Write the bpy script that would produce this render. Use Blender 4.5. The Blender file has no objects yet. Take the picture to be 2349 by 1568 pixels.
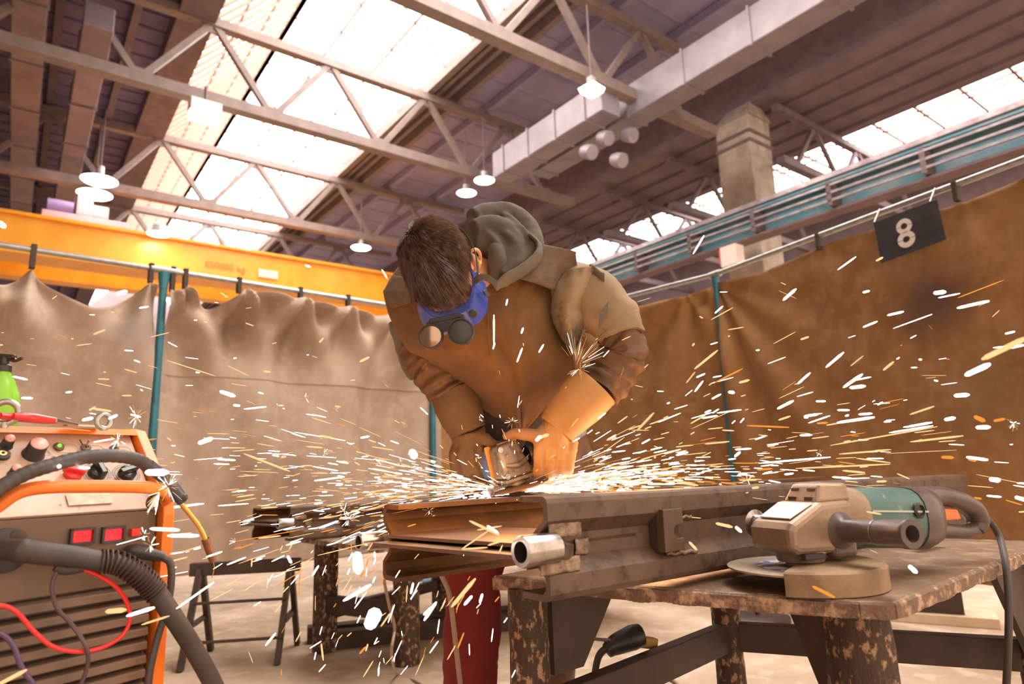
import bpy, bmesh, math, random
import numpy as np
from mathutils import Vector, Matrix, noise
random.seed(7); rng = np.random.default_rng(7)
SC = bpy.context.scene
COL = SC.collection
V = Vector
PI = math.pi

# ------------------------------------------------------------------ camera
F = 1512.0; CX = 1174.5; CY = 784.0
def _cam():
    d1 = np.array([20-CX, 1110-CY, F]); d1 /= np.linalg.norm(d1)
    d2 = np.array([3218-CX, 1010-CY, F]); d2 /= np.linalg.norm(d2)
    up = np.cross(d2, d1); up /= np.linalg.norm(up)
    if up[1] > 0: up = -up
    y = np.array([0, 0, 1.0]); y = y-up*(y@up); y /= np.linalg.norm(y)
    x = np.cross(y, up)
    if x[0] < 0: x = -x
    R = np.array([x, y, up])
    a1 = R@d1; a1 = a1[:2]/np.linalg.norm(a1[:2])
    return R, a1
RC, A1 = _cam()
A2 = np.array([A1[1], -A1[0]])
C0 = np.array([0, 0, 1.05])
def ray(x, y): return RC@np.array([x-CX, y-CY, F])
def W(x, y, D): return V(C0+ray(x, y)*D/F)              # a point seen at (x, y), D metres away
def OZ(x, y, z):
    r = ray(x, y); return V(C0+r*(z-C0[2])/r[2])
def UVZ(u, v, z): return V((A1[0]*u+A2[0]*v, A1[1]*u+A2[1]*v, z))
def OU(x, y, u):
    r = ray(x, y); return V(C0+r*u/(r[:2]@A1))
def OV(x, y, v):
    r = ray(x, y); return V(C0+r*v/(r[:2]@A2))
cam = bpy.data.cameras.new('camera'); camo = bpy.data.objects.new('camera', cam); COL.objects.link(camo)
mw = Matrix.Identity(4)
for i in range(3):
    mw[i][0] = RC[i][0]; mw[i][1] = -RC[i][1]; mw[i][2] = -RC[i][2]; mw[i][3] = C0[i]
camo.matrix_world = mw
cam.sensor_width = 36; cam.lens = F/2349*36; cam.clip_end = 500; cam.clip_start = .02
cam.dof.use_dof = True; cam.dof.focus_distance = 1.62; cam.dof.aperture_fstop = 3.4
SC.camera = camo
SC.view_settings.view_transform = 'Standard'; SC.view_settings.look = 'None'
SC.view_settings.gamma = 1; SC.view_settings.exposure = 0.0; SC.view_settings.use_curve_mapping = False

# ------------------------------------------------------------------ materials
MATS = {}
def mat(name, col, rough=.6, metal=0, col2=None, scale=6, detail=5, lo=.35, hi=.65, bump=0, bscale=40, stretch=(1, 1, 1),
        emit=None, estr=1, spec=.5, col3=None, s3=30, lo3=.6, hi3=.7, kind='NOISE', trans=0, sheen=0, bdist=.004):
    if name in MATS: return MATS[name]
    m = bpy.data.materials.new(name); m.use_nodes = True; MATS[name] = m
    nt = m.node_tree; N = nt.nodes; L = nt.links; b = N['Principled BSDF']
    b.inputs['Roughness'].default_value = rough; b.inputs['Metallic'].default_value = metal
    b.inputs['Base Color'].default_value = (*col, 1)
    b.inputs['Specular IOR Level'].default_value = spec
    if trans: b.inputs['Transmission Weight'].default_value = trans
    if sheen: b.inputs['Sheen Weight'].default_value = sheen; b.inputs['Sheen Roughness'].default_value = .6
    if emit: b.inputs['Emission Color'].default_value = (*emit, 1); b.inputs['Emission Strength'].default_value = estr
    tc = N.new('ShaderNodeTexCoord'); mp = N.new('ShaderNodeMapping'); L.new(tc.outputs['Object'], mp.inputs[0])
    mp.inputs['Scale'].default_value = stretch
    def tex(s, k='NOISE'):
        if k == 'VORONOI':
            t = N.new('ShaderNodeTexVoronoi'); t.inputs['Scale'].default_value = s
        else:
            t = N.new('ShaderNodeTexNoise'); t.inputs['Scale'].default_value = s; t.inputs['Detail'].default_value = detail
            t.inputs['Roughness'].default_value = .6
        L.new(mp.outputs[0], t.inputs['Vector']); return t
    out = None
    def mixin(a, c, s, l, h, k):
        t = tex(s, k); r = N.new('ShaderNodeMapRange'); r.inputs[1].default_value = l; r.inputs[2].default_value = h
        L.new(t.outputs[0], r.inputs[0])
        x = N.new('ShaderNodeMix'); x.data_type = 'RGBA'; L.new(r.outputs[0], x.inputs[0])
        if isinstance(a, tuple): x.inputs[6].default_value = (*a, 1)
        else: L.new(a, x.inputs[6])
        x.inputs[7].default_value = (*c, 1); return x.outputs[2]
    if col2: out = mixin(col, col2, scale, lo, hi, kind)
    if col3: out = mixin(out if out else col, col3, s3, lo3, hi3, 'NOISE')
    if out: L.new(out, b.inputs['Base Color'])
    if bump:
        t = tex(bscale); bp = N.new('ShaderNodeBump'); bp.inputs['Strength'].default_value = bump; bp.inputs['Distance'].default_value = bdist
        L.new(t.outputs[0], bp.inputs['Height']); L.new(bp.outputs[0], b.inputs['Normal'])
    return m
def emis(name, col, s, sample=True):
    if name in MATS: return MATS[name]
    m = bpy.data.materials.new(name); m.use_nodes = True; MATS[name] = m
    nt = m.node_tree; nt.nodes.clear()
    e = nt.nodes.new('ShaderNodeEmission'); o = nt.nodes.new('ShaderNodeOutputMaterial')
    e.inputs[0].default_value = (*col, 1); e.inputs[1].default_value = s
    nt.links.new(e.outputs[0], o.inputs[0])
    if not sample: m.cycles.emission_sampling = 'NONE'
    return m

# ------------------------------------------------------------------ mesh builder
def frame_of(d, up=V((0, 0, 1))):
    d = V(d).normalized(); up = V(up)
    if abs(d.dot(up.normalized())) > .99: up = V((1, 0, 0)) if abs(d.x) < .9 else V((0, 1, 0))
    x = up.cross(d).normalized(); y = d.cross(x)
    return x, y, d
def smooth_path(pts, n=8):
    P = [V(p) for p in pts]; out = []
    for i in range(len(P)-1):
        p0 = P[i-1] if i else P[0]*2-P[1]; p1 = P[i]; p2 = P[i+1]; p3 = P[i+2] if i+2 < len(P) else P[-1]*2-P[-2]
        for k in range(n):
            t = k/n
            out.append(.5*((2*p1)+(p2-p0)*t+(2*p0-5*p1+4*p2-p3)*t*t+(3*p1-p0-3*p2+p3)*t**3))
    out.append(P[-1]); return out
def interp(vals, m):
    xs = np.linspace(0, 1, len(vals)); return np.interp(np.linspace(0, 1, m), xs, vals)
class MB:
    def __init__(s): s.v = []; s.f = []
    def add(s, vs, fs):
        o = len(s.v); s.v += [tuple(p) for p in vs]; s.f += [tuple(i+o for i in f) for f in fs]; return s
    def hexa(s, c):   # 8 corners: bottom 4 then top 4
        return s.add(c, [(3, 2, 1, 0), (4, 5, 6, 7), (0, 1, 5, 4), (1, 2, 6, 5), (2, 3, 7, 6), (3, 0, 4, 7)])
    def box(s, c, size, x=V((1, 0, 0)), y=V((0, 1, 0)), z=V((0, 0, 1))):
        c = V(c); a, b, d = [q/2 for q in size]
        return s.hexa([c+x*(sx*a)+y*(sy*b)+z*(sz*d) for sz in (-1, 1) for sx, sy in ((-1, -1), (1, -1), (1, 1), (-1, 1))])
    def bar(s, p0, p1, w, h, up=V((0, 0, 1)), w2=None, h2=None):
        p0 = V(p0); p1 = V(p1); x, y, d = frame_of(p1-p0, up); w2 = w2 or w; h2 = h2 or h
        return s.hexa([p0+x*(a*w/2)+y*(b*h/2) for a, b in ((-1, -1), (1, -1), (1, 1), (-1, 1))] +
                      [p1+x*(a*w2/2)+y*(b*h2/2) for a, b in ((-1, -1), (1, -1), (1, 1), (-1, 1))])
    def prism(s, poly, o, x, y, t):   # 2d polygon in plane (x, y) at o, extruded by the vector t
        o = V(o); x = V(x); y = V(y); t = V(t); n = len(poly)
        a = [o+x*p[0]+y*p[1] for p in poly]; b = [q+t for q in a]
        return s.add(a+b, [tuple(range(n))[::-1], tuple(range(n, 2*n))]+[(i, (i+1) % n, n+(i+1) % n, n+i) for i in range(n)])
    def tube(s, pts, r, n=10, caps=True, k=6, smooth=True, fold=None, up=V((0, 0, 1)), sq=None):
        P = smooth_path(pts, k) if smooth and len(pts) > 2 else [V(p) for p in pts]
        m = len(P); R = interp(r, m) if isinstance(r, (list, tuple)) else [r]*m
        vs = []; fs = []; x = None
        for i, p in enumerate(P):
            d = (P[min(i+1, m-1)]-P[max(i-1, 0)]).normalized()
            if x is None: x, y, _ = frame_of(d, up)
            else: x = (x-d*x.dot(d)).normalized(); y = d.cross(x)
            for j in range(n):
                a = 2*PI*j/n; rr = R[i]
                if fold: rr = rr*fold(i/(m-1), a)
                sx, sy = (sq if sq else (1, 1))
                vs.append(p+x*(math.cos(a)*rr*sx)+y*(math.sin(a)*rr*sy))
        for i in range(m-1):
            for j in range(n):
                fs.append((i*n+j, i*n+(j+1) % n, (i+1)*n+(j+1) % n, (i+1)*n+j))
        if caps: fs.append(tuple(range(n))[::-1]); fs.append(tuple(range((m-1)*n, m*n)))
        return s.add(vs, fs)
    def lathe(s, prof, o, d, n=20, up=V((0, 0, 1)), a0=0, a1=2*PI):   # prof: (radius, height along d)
        x, y, d = frame_of(d, up); o = V(o); m = len(prof); full = a1-a0 >= 2*PI-1e-6; nn = n if full else n+1
        vs = [o+d*h+x*(math.cos(a0+(a1-a0)*j/n)*r)+y*(math.sin(a0+(a1-a0)*j/n)*r) for r, h in prof for j in range(nn)]
        fs = []
        for i in range(m-1):
            for j in range(n):
                j2 = (j+1) % nn; fs.append((i*nn+j, i*nn+j2, (i+1)*nn+j2, (i+1)*nn+j))
        return s.add(vs, fs)
    def ball(s, c, r, n=14, sc=(1, 1, 1), ax=None):
        c = V(c); X, Y, Z = ax if ax else (V((1, 0, 0)), V((0, 1, 0)), V((0, 0, 1))); vs = []; fs = []; h = n//2
        for i in range(h+1):
            t = PI*i/h
            for j in range(n):
                a = 2*PI*j/n
                vs.append(c+X*(r*sc[0]*math.sin(t)*math.cos(a))+Y*(r*sc[1]*math.sin(t)*math.sin(a))+Z*(r*sc[2]*math.cos(t)))
        for i in range(h):
            for j in range(n): fs.append((i*n+j, (i+1)*n+j, (i+1)*n+(j+1) % n, i*n+(j+1) % n))
        return s.add(vs, fs)
    def grid(s, fn, nu, nv, thick=None):
        vs = [fn(i/nu, j/nv) for j in range(nv+1) for i in range(nu+1)]; w = nu+1
        return s.add(vs, [(j*w+i, j*w+i+1, (j+1)*w+i+1, (j+1)*w+i) for j in range(nv) for i in range(nu)])
    def build(s, name, m, parent=None, smooth=False, bevel=0, seg=2, remesh=0, solid=0, sub=0, weld=False, smit=0, edge=40):
        me = bpy.data.meshes.new(name); me.from_pydata([tuple(p) for p in s.v], [], s.f); me.validate()
        bm = bmesh.new(); bm.from_mesh(me)
        if weld or smooth: bmesh.ops.remove_doubles(bm, verts=bm.verts, dist=1e-6)
        bmesh.ops.recalc_face_normals(bm, faces=bm.faces); bm.to_mesh(me); bm.free()
        o = bpy.data.objects.new(name, me); COL.objects.link(o)
        me.materials.append(m)
        if smooth:
            me.polygons.foreach_set('use_smooth', [True]*len(me.polygons))
        if solid:
            q = o.modifiers.new('solidify', 'SOLIDIFY'); q.thickness = solid; q.offset = 0
        if remesh:
            q = o.modifiers.new('remesh', 'REMESH'); q.mode = 'VOXEL'; q.voxel_size = remesh; q.use_smooth_shade = True
            if smit:
                q = o.modifiers.new('smooth', 'SMOOTH'); q.iterations = smit; q.factor = .5
        if bevel:
            q = o.modifiers.new('bevel', 'BEVEL'); q.width = bevel; q.segments = seg; q.limit_method = 'ANGLE'; q.angle_limit = math.radians(40)
        if sub:
            q = o.modifiers.new('subdivision', 'SUBSURF'); q.levels = sub; q.render_levels = sub
        if smooth and not remesh:
            try: me.set_sharp_from_angle(angle=math.radians(edge))
            except Exception: pass
        if parent is not None:
            o.parent = parent
            T = parent.location if parent.parent is None else V((0, 0, 0))
            o.matrix_parent_inverse = Matrix.Translation(-T)
        return o
def tag(o, label=None, cat=None, group=None, kind=None):
    if label: o['label'] = label
    if cat: o['category'] = cat
    if group: o['group'] = group
    if kind: o['kind'] = kind
    return o
def thing(name, loc, label, cat, group=None, kind=None):
    o = bpy.data.objects.new(name, None); COL.objects.link(o); o.location = V(loc); o.empty_display_size = .05
    return tag(o, label, cat, group, kind)
def copy_tree(o, parent=None):
    c = o.copy(); COL.objects.link(c)
    if parent is not None:
        mi = o.matrix_parent_inverse.copy(); c.parent = parent; c.matrix_parent_inverse = mi
    for ch in list(o.children):
        copy_tree(ch, c)
    return c
def text_mesh(s, size, o, x, y, m, name, parent, depth=.001, bold=0):
    cu = bpy.data.curves.new('txt', 'FONT'); cu.body = s; cu.size = size; cu.extrude = depth; cu.align_x = 'CENTER'; cu.align_y = 'CENTER'; cu.offset = bold
    t = bpy.data.objects.new('txt', cu); COL.objects.link(t)
    dg = bpy.context.evaluated_depsgraph_get(); me = bpy.data.meshes.new_from_object(t.evaluated_get(dg))
    bpy.data.objects.remove(t)
    x = V(x).normalized(); y = V(y).normalized(); z = x.cross(y)
    b = MB(); b.add([V(o)+x*v.co.x+y*v.co.y+z*v.co.z for v in me.vertices], [tuple(p.vertices) for p in me.polygons])
    return b.build(name, m, parent)
# ------------------------------------------------------------------ palette
m_floor = mat('concrete_floor', (.55, .40, .28), .75, col2=(.38, .26, .17), scale=1.3, col3=(.66, .53, .41), s3=7, lo3=.5, hi3=.75, bump=.25, bscale=30)
m_roof = mat('roof_boarding', (.21, .155, .25), .8, col2=(.16, .12, .20), scale=2, stretch=(1, 1, 1))  # purple cast of the lens flare mixed into the board colour
m_roofr = mat('roof_boarding_pale', (.36, .31, .46), .8, col2=(.29, .25, .39), scale=1.2)  # lavender flare haze painted into the right-hand boards
m_truss = mat('truss_paint', (.27, .195, .17), .6, col2=(.205, .148, .135), scale=4, bump=.1)
m_girder = mat('dark_girder', (.15, .10, .11), .7, col2=(.2, .14, .14), scale=3)
m_duct = mat('duct_sheet', (.34, .285, .30), .45, .3, col2=(.26, .215, .24), scale=2)
m_conc = mat('concrete_column', (.55, .45, .38), .8, col2=(.38, .28, .22), scale=2.5, bump=.3, bscale=20)
m_teal = mat('teal_girder_paint', (.13, .33, .38), .45, .2, col2=(.28, .36, .40), scale=1.5, lo=.45, hi=.6)
m_yel = mat('yellow_crane_paint', (.95, .42, .03), .35, col2=(.85, .34, .02), scale=2)
m_pipe = mat('galvanised_pipe', (.50, .50, .48), .35, .7, col2=(.36, .36, .35), scale=20)
m_blue = mat('teal_post_paint', (.03, .15, .20), .35, col2=(.04, .22, .29), scale=10, bump=.1)
m_glass = emis('skylight_glass', (1, .95, .9), 9)
m_bar = mat('glazing_bar', (.25, .13, .09), .7)
m_ductd = mat('dusty_duct_sheet', (.27, .20, .21), .5, .3, col2=(.20, .15, .165), scale=2)  # darker tone of the duct sheet, for the left ducts
m_strap = mat('strap_webbing', (.07, .052, .036), .8)

# ------------------------------------------------------------------ setting
def struct(b, name, m, **k): return tag(b.build(name, m, **k), kind='structure')
U0, U1, VL, VR = -4.0, 46.0, -6.5, 23.0
b = MB()
q = [UVZ(-9, -14, 0), UVZ(-9, 26, 0), UVZ(U1, 26, 0), UVZ(U1, -14, 0)]
b.add(q+[p-V((0, 0, .1)) for p in q], [(0, 1, 2, 3), (7, 6, 5, 4), (0, 4, 5, 1), (1, 5, 6, 2), (2, 6, 7, 3), (3, 7, 4, 0)])
struct(b, 'floor', m_floor)
def slab(b, u0, u1, v0, v1, z0, z1):
    b.hexa([UVZ(u0, v0, z0), UVZ(u1, v0, z0), UVZ(u1, v1, z0), UVZ(u0, v1, z0), UVZ(u0, v0, z1), UVZ(u1, v0, z1), UVZ(u1, v1, z1), UVZ(u0, v1, z1)])
ZR = 11.25
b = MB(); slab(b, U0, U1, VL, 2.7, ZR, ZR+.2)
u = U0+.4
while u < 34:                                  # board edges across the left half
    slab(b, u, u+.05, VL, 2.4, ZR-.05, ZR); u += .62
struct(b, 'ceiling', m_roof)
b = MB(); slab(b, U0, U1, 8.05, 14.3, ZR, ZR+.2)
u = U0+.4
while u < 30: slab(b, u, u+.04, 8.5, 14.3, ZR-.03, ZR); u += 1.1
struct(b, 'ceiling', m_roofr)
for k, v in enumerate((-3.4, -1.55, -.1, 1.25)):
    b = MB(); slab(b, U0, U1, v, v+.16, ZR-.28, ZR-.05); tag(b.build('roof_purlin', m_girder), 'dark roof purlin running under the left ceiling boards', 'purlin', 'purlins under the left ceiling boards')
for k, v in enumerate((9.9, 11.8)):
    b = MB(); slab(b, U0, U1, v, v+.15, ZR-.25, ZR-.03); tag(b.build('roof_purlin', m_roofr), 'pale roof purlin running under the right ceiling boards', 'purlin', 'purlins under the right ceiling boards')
b = MB(); slab(b, U0, U1, 2.0, 2.72, ZR-.5, ZR-.02); struct(b, 'trim_1', m_girder)
b = MB()
for v, w, z in ((8.0, .18, ZR-.3), (8.35, .1, ZR-.18), (8.62, .1, ZR-.18), (8.9, .16, ZR-.32)): slab(b, U0, U1, v, v+w, z, ZR)
struct(b, 'trim_2', m_truss)
# gabled skylight
RZ = 14.1; RV = 5.35
def skyplane(v0, z0, v1, z1, name, pitch, barm, flip):
    b = MB(); b.add([UVZ(U0, v0, z0), UVZ(U1, v0, z0), UVZ(U1, v1, z1), UVZ(U0, v1, z1)], [(0, 1, 2, 3)])
    g = struct(b, name, m_glass)
    b = MB(); u = 4.
    while u < 40:
        b.bar(UVZ(u, v0, z0-.06), UVZ(u, v1, z1-.06), barm, .08); u += pitch
    for t in (.33, .66):
        v = v0+(v1-v0)*t; z = z0+(z1-z0)*t-.07
        b.bar(UVZ(2, v, z), UVZ(40, v, z), .05, .05)
    b.bar(UVZ(2, v1, z1-.12), UVZ(40, v1, z1-.12), .14, .12)
    bo = b.build('glazing_bars', m_bar, g)
skyplane(2.7, ZR, RV, RZ, 'window_1', .46, .15, 0)
skyplane(8.05, ZR, RV+.02, RZ, 'window_2', 1.3, .022, 1)
# walls
m_wall = mat('dark_siding', (.17, .11, .11), .85, col2=(.12, .08, .08), scale=1.5)
b = MB(); slab(b, U0, U1, VL-.2, VL, 0, ZR); struct(b, 'wall_left', m_wall)
b = MB(); slab(b, U1, U1+.2, VL, VR, 0, 14.5); struct(b, 'wall_far', m_wall)
b = MB(); slab(b, U0, U1, VR, VR+.2, 0, 10.5); struct(b, 'wall_right', m_wall)
# side aisle on the right: low roof with a glazed strip
m_aisle = mat('aisle_roof_boarding', (.24, .17, .175), .8, col2=(.18, .13, .14), scale=1.5)
b = MB(); slab(b, U0, U1, 14.3, 18.15, 10, 10.15)
for v in (15.0, 15.9, 16.8, 17.6): slab(b, U0, U1, v, v+.08, 9.9, 10)
struct(b, 'ceiling', m_aisle)
b = MB(); slab(b, U0, U1, 20.25, VR, 10, 10.15); struct(b, 'ceiling', m_aisle)
b = MB(); slab(b, U0, U1, 14.3, 14.5, 10.15, ZR+.1); struct(b, 'wall_clerestory', m_girder)
b = MB(); b.add([UVZ(U0, 18.15, 10.1), UVZ(U1, 18.15, 10.1), UVZ(U1, 20.25, 10.1), UVZ(U0, 20.25, 10.1)], [(0, 1, 2, 3)])
g = struct(b, 'window_3', m_glass)
b = MB()
u = 2
while u < 30: b.bar(UVZ(u, 18.15, 10.03), UVZ(u, 20.25, 10.03), .06, .06); u += 1.05
for v in (18.5, 18.9): b.bar(UVZ(1, v, 10.03), UVZ(30, v, 10.03), .05, .05)
b.build('glazing_bars', m_bar, g)

# ------------------------------------------------------------------ trusses
def truss(u, v0, v1, lab, zb=9.0, zt=10.82, first=1.38, step=2.65, m=m_truss, name='roof_truss', grp=None, s=1):
    t = thing(name, UVZ(u, v0, zb), lab, 'truss', grp)
    MB().bar(UVZ(u, v0, zb), UVZ(u, v1, zb), .27*s, .24*s).build('bottom_chord', m, t)
    MB().bar(UVZ(u, v0, zt), UVZ(u, v1, zt), .22*s, .2*s).build('top_chord', m, t)
    k = -4
    while first+k*step < v1+step:
        vb = first+k*step
        for dv in (-step/2, step/2):
            a = vb; c = vb+dv
            if min(a, c) >= v0-.05 and max(a, c) <= v1+.05:
                MB().bar(UVZ(u, a, zb), UVZ(u, c, zt), .13*s, .13*s).build('diagonal', m, t)
        k += 1
    k = -4
    while first+k*step < v1:
        vb = first+k*step
        for vv, zz in ((vb, zb+.1), (vb+step/2, zt-.1)):
            if v0 < vv < v1: MB().box(UVZ(u, vv, zz), (.5*s, .05, .3*s), V((*A2, 0)), V((*A1, 0))).build('gusset_plate', m, t)
        k += 1
    return t
truss(8.88, -5, 13.1, 'nearest pale roof truss, its lower chord ending beside the concrete column')
truss(14.05, -6, 13.1, 'second roof truss, crossing under the skylight above the yellow crane')
truss(20.2, -6, 13.1, 'third roof truss, low across the skylight just above the yellow girder')
truss(26.4, -6, 13.1, 'farthest roof truss, half hidden behind the yellow girder')
for k, u in enumerate((8.0, 11.4, 14.05, 17.2, 20.2, 24)):
    truss(u, 14.5, 22.8, 'dark aisle truss crossing in front of the right-hand glazed strip', 8.3, 9.72, 15.2, 2.3, m_girder, 'aisle_truss', 'trusses of the side aisle', .8)

# columns, runway, ducts
def column(u, v, z1, lab, s=.95):
    t = thing('concrete_column', UVZ(u, v, 0), lab, 'column')
    b = MB(); slab(b, u-s/2, u+s/2, v-s/2, v+s/2, 0, z1); b.build('shaft', m_conc, t, bevel=.03)
    b = MB(); b.hexa([UVZ(u-s*.55, v-s*.5, z1), UVZ(u+s*.55, v-s*.5, z1), UVZ(u+s*.55, v+s*.5, z1), UVZ(u-s*.55, v+s*.5, z1),
                      UVZ(u-s*.35, v-s*.1, z1+.5), UVZ(u+s*.35, v-s*.1, z1+.5), UVZ(u+s*.35, v+s*.4, z1+.5), UVZ(u-s*.35, v+s*.4, z1+.5)])
    b.build('column_head', m_conc, t)
    for z in (z1-.5, z1-.75):
        b = MB(); slab(b, u-s/2-.03, u+s/2+.03, v-s/2-.03, v+s/2+.03, z, z+.08); b.build('steel_band', m_girder, t)
column(8.85, 14.35, 9.55, 'weathered concrete column with dark bands standing behind the teal crane runway')
RW = thing('crane_runway', UVZ(0, 12.7, 5.9), 'long teal crane runway beam with bare rails above the right curtain', 'crane runway')
b = MB(); slab(b, -2, 30, 12.85, 12.89, 5.9, 6.45); b.build('web', m_teal, RW)
m_rail = mat('rail_steel', (.45, .38, .38), .3, .8, col2=(.3, .22, .22), scale=5)
b = MB(); slab(b, -2, 30, 12.55, 12.95, 6.45, 6.5); b.build('top_flange', m_teal, RW)
b = MB(); slab(b, -2, 30, 12.55, 12.95, 5.85, 5.9); b.build('bottom_flange', m_girder, RW)
b = MB(); slab(b, -2, 30, 12.5, 12.6, 6.52, 6.62); b.build('running_rail', m_rail, RW)
for z in (6.0, 6.16, 6.32):
    b = MB(); slab(b, -2, 30, 12.42, 12.47, z, z+.045); b.build('conductor_rail', m_rail, RW)
for u in (2.5, 4.2, 5.9, 7.6, 9.3, 11, 13, 15):
    b = MB(); slab(b, u, u+.09, 12.42, 12.85, 5.93, 6.42); b.build('rail_bracket', m_girder, RW)
def duct(name, v, w, z, h, u0, u1, lab, step, m=m_duct):
    t = thing(name, UVZ(u0, v, z), lab, 'duct')
    b = MB(); slab(b, u0, u1, v, v+w, z, z+h); b.build('duct_body', m, t, bevel=.02)
    u = u0+step/2
    while u < u1:
        b = MB(); slab(b, u, u+.05, v-.03, v+w+.03, z-.03, z+h+.03); b.build('joint_flange', m, t); u += step
duct('ventilation_duct', 10.25, .6, 8.6, .75, .5, 12.5, 'long pale sheet-metal duct under the roof, top right', 1.55)
duct('ventilation_duct', 9.3, .55, 8.4, .7, 8.9, 12.9, 'stepped sheet-metal duct hanging behind the square lamp', 1.0)
duct('ventilation_duct', -.75, .55, 9.7, .5, 6, 34, 'outermost pale duct along the dark left roof', 2.2, m_ductd)
duct('ventilation_duct', .35, .5, 9.5, .5, 13.5, 34, 'shorter pale duct beside the outermost duct, upper left', 2.2, m_ductd)
# round spiral ducts / silencers
t = thing('extract_fan', UVZ(9.6, 10.1, 8.3), 'cluster of small round extractor nozzles under the sheet-metal duct', 'extractor')
for dx, dz in ((0, 0), (.5, .1), (-.35, -.35), (.25, -.5)):
    c = UVZ(9.4-dx*.5, 9.7+dx, 8.1+dz)
    MB().lathe([(.0, 0), (.13, 0), (.16, .12), (.16, .3), (0, .3)], c, -V((*A1, .5)), 14).build('nozzle', m_duct, t, smooth=True)

# yellow bridge crane
CR = thing('bridge_crane', UVZ(19.1, -1.5, 6.4), 'yellow overhead bridge crane girder crossing behind the left curtain', 'crane')
b = MB(); slab(b, 19.05, 19.6, -4, 12.38, 6.5, 7.42); b.build('girder', m_yel, CR)
b = MB(); slab(b, 18.85, 19.8, -4, 12.38, 6.42, 6.52); b.build('bottom_flange', m_yel, CR)
b = MB(); slab(b, 18.95, 19.7, -4, 12.38, 7.4, 7.48); b.build('top_flange', m_yel, CR)
b = MB(); slab(b, 20.6, 21.1, -4, 12.38, 6.3, 7.3); b.build('rear_girder', m_yel, CR)
b = MB(); slab(b, 18.99, 19.05, 5.25, 5.8, 6.72, 6.95); b.build('rating_plate', mat('white_plate', (.85, .72, .6), .5), CR)
text_mesh('S50000 kg', .26, UVZ(19.03, 4.35, 6.87), V((*A2, 0)), V((0, 0, 1)), mat('faded_lettering', (.45, .22, .04), .6), 'lettering', CR, .004)
m_pink = mat('hoist_paint', (.75, .48, .55), .5)
HO = thing('crane_hoist', UVZ(19.3, 1, 7.5), 'pinkish motor and gearbox sitting on the yellow crane girder', 'hoist')
def slabm(n, m, p, *a): 
    b = MB(); slab(b, *a); b.build(n, m, p, bevel=.02)
slabm('base_frame', m_pink, HO, 19.0, 19.6, .05, 1.9, 7.49, 7.66)
slabm('gearbox', m_pink, HO, 19.0, 19.5, .75, 1.1, 7.66, 8.35)
slabm('motor_housing', m_pink, HO, 19.0, 19.5, 1.1, 1.45, 7.66, 7.98)
MB().tube([UVZ(19.2, .15, 7.85), UVZ(19.2, .7, 7.85)], .17, 14).build('motor', mat('hoist_motor', (.38, .26, .55), .5), HO, smooth=True)

# lamps
m_shade = mat('lamp_shade_enamel', (.55, .5, .48), .4, .2)
m_lamp = emis('lamp_glow', (1, .97, .9), 26)
m_lampw = emis('lamp_glow_warm', (1, .82, .62), 26)
def pendant(px, py, z, r, lab, warm=False, n=18, cord=1.6, flat=.1):
    c = OZ(px, py, z)
    t = thing('pendant_lamp', c, lab, 'lamp')
    MB().lathe([(r, 0), (r*.98, .02), (r*.62, r*.16), (r*.3, r*.30), (.09, r*.42), (.09, r*.9), (0, r*.9)], c, V((0, 0, 1)), n).build('lamp_shade', m_shade, t, smooth=n > 8)
    MB().lathe([(r*.98, -.005), (r*.85, -r*flat*1.3), (r*.5, -r*flat*2.1), (0, -r*flat*2.5)], c+V((0, 0, .02)), V((0, 0, 1)), n).build('bulb_glass', m_lampw if warm else m_lamp, t, smooth=n > 8)
    MB().tube([c+V((0, 0, r)), c+V((0, 0, r+cord))], .02, 6).build('cord', m_girder, t)
    return c
LPS = [pendant(228, 414, 8.6, .42, 'warm glowing round pendant lamp, the upper of the pair on the left', True),
       pendant(217, 446, 8.6, .42, 'white glowing round pendant lamp, the lower of the pair on the left'),
       pendant(1111, 414, 8.6, .27, 'round pendant lamp glowing above the welder, the upper right one of that pair'),
       pendant(1070, 443, 8.6, .27, 'round pendant lamp glowing above the welder, the lower left one of that pair'),
       pendant(1357, 203, 8.4, .27, 'square-shaded lamp glowing beside the stepped duct', n=4, flat=.3),
       pendant(828, 568, 8.6, .33, 'small distant lamp glowing just left of the man\'s head')]
c = OU(470, 250, 13.6)
t = thing('flood_light', c, 'white box flood light hung under the second truss against the skylight', 'lamp')
e1 = V((*A2, 0)); e2 = V((*A1, 0))
MB().box(c, (.6, .3, .28), e1, e2).build('housing', mat('white_housing', (.8, .75, .75), .5), t, bevel=.02)
MB().box(c+V((0, 0, -.2)), (.55, .28, .1), e1, e2).build('lamp_glass', m_lamp, t)
MB().bar(c+V((0, 0, .1)), c+V((0, 0, 9.0-c.z)) if c.z < 9 else c+V((0, 0, .4)), .05, .05).build('bracket', m_girder, t)
t = thing('small_flood_light', OU(363, 537, 18.5), 'small white flood light peeking over the yellow girder', 'lamp')
MB().lathe([(.28, 0), (.25, .2), (.1, .3), (0, .3)], OU(363, 537, 18.5), V((0, 0, 1)), 12).build('lamp_shade', m_shade, t, smooth=True)
MB().lathe([(.26, 0), (0, -.05)], OU(363, 537, 18.5), V((0, 0, 1)), 12).build('bulb_glass', m_lamp, t)
# sprinkler-like sensor near pendant pair
# small red-white cabinet on the runway behind curtain
c = OV(1680, 588, 12.2)
t = thing('control_box', c, 'pale control box with a red side, seen over the right curtain rail', 'control box')
MB().box(c, (.4, .3, .45), e2, e1).build('box', mat('pale_box', (.75, .6, .55), .5), t, bevel=.01)
MB().box(c+e2*.21, (.04, .3, .35), e2, e1).build('side_panel', mat('red_panel', (.6, .08, .06), .5), t)

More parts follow.
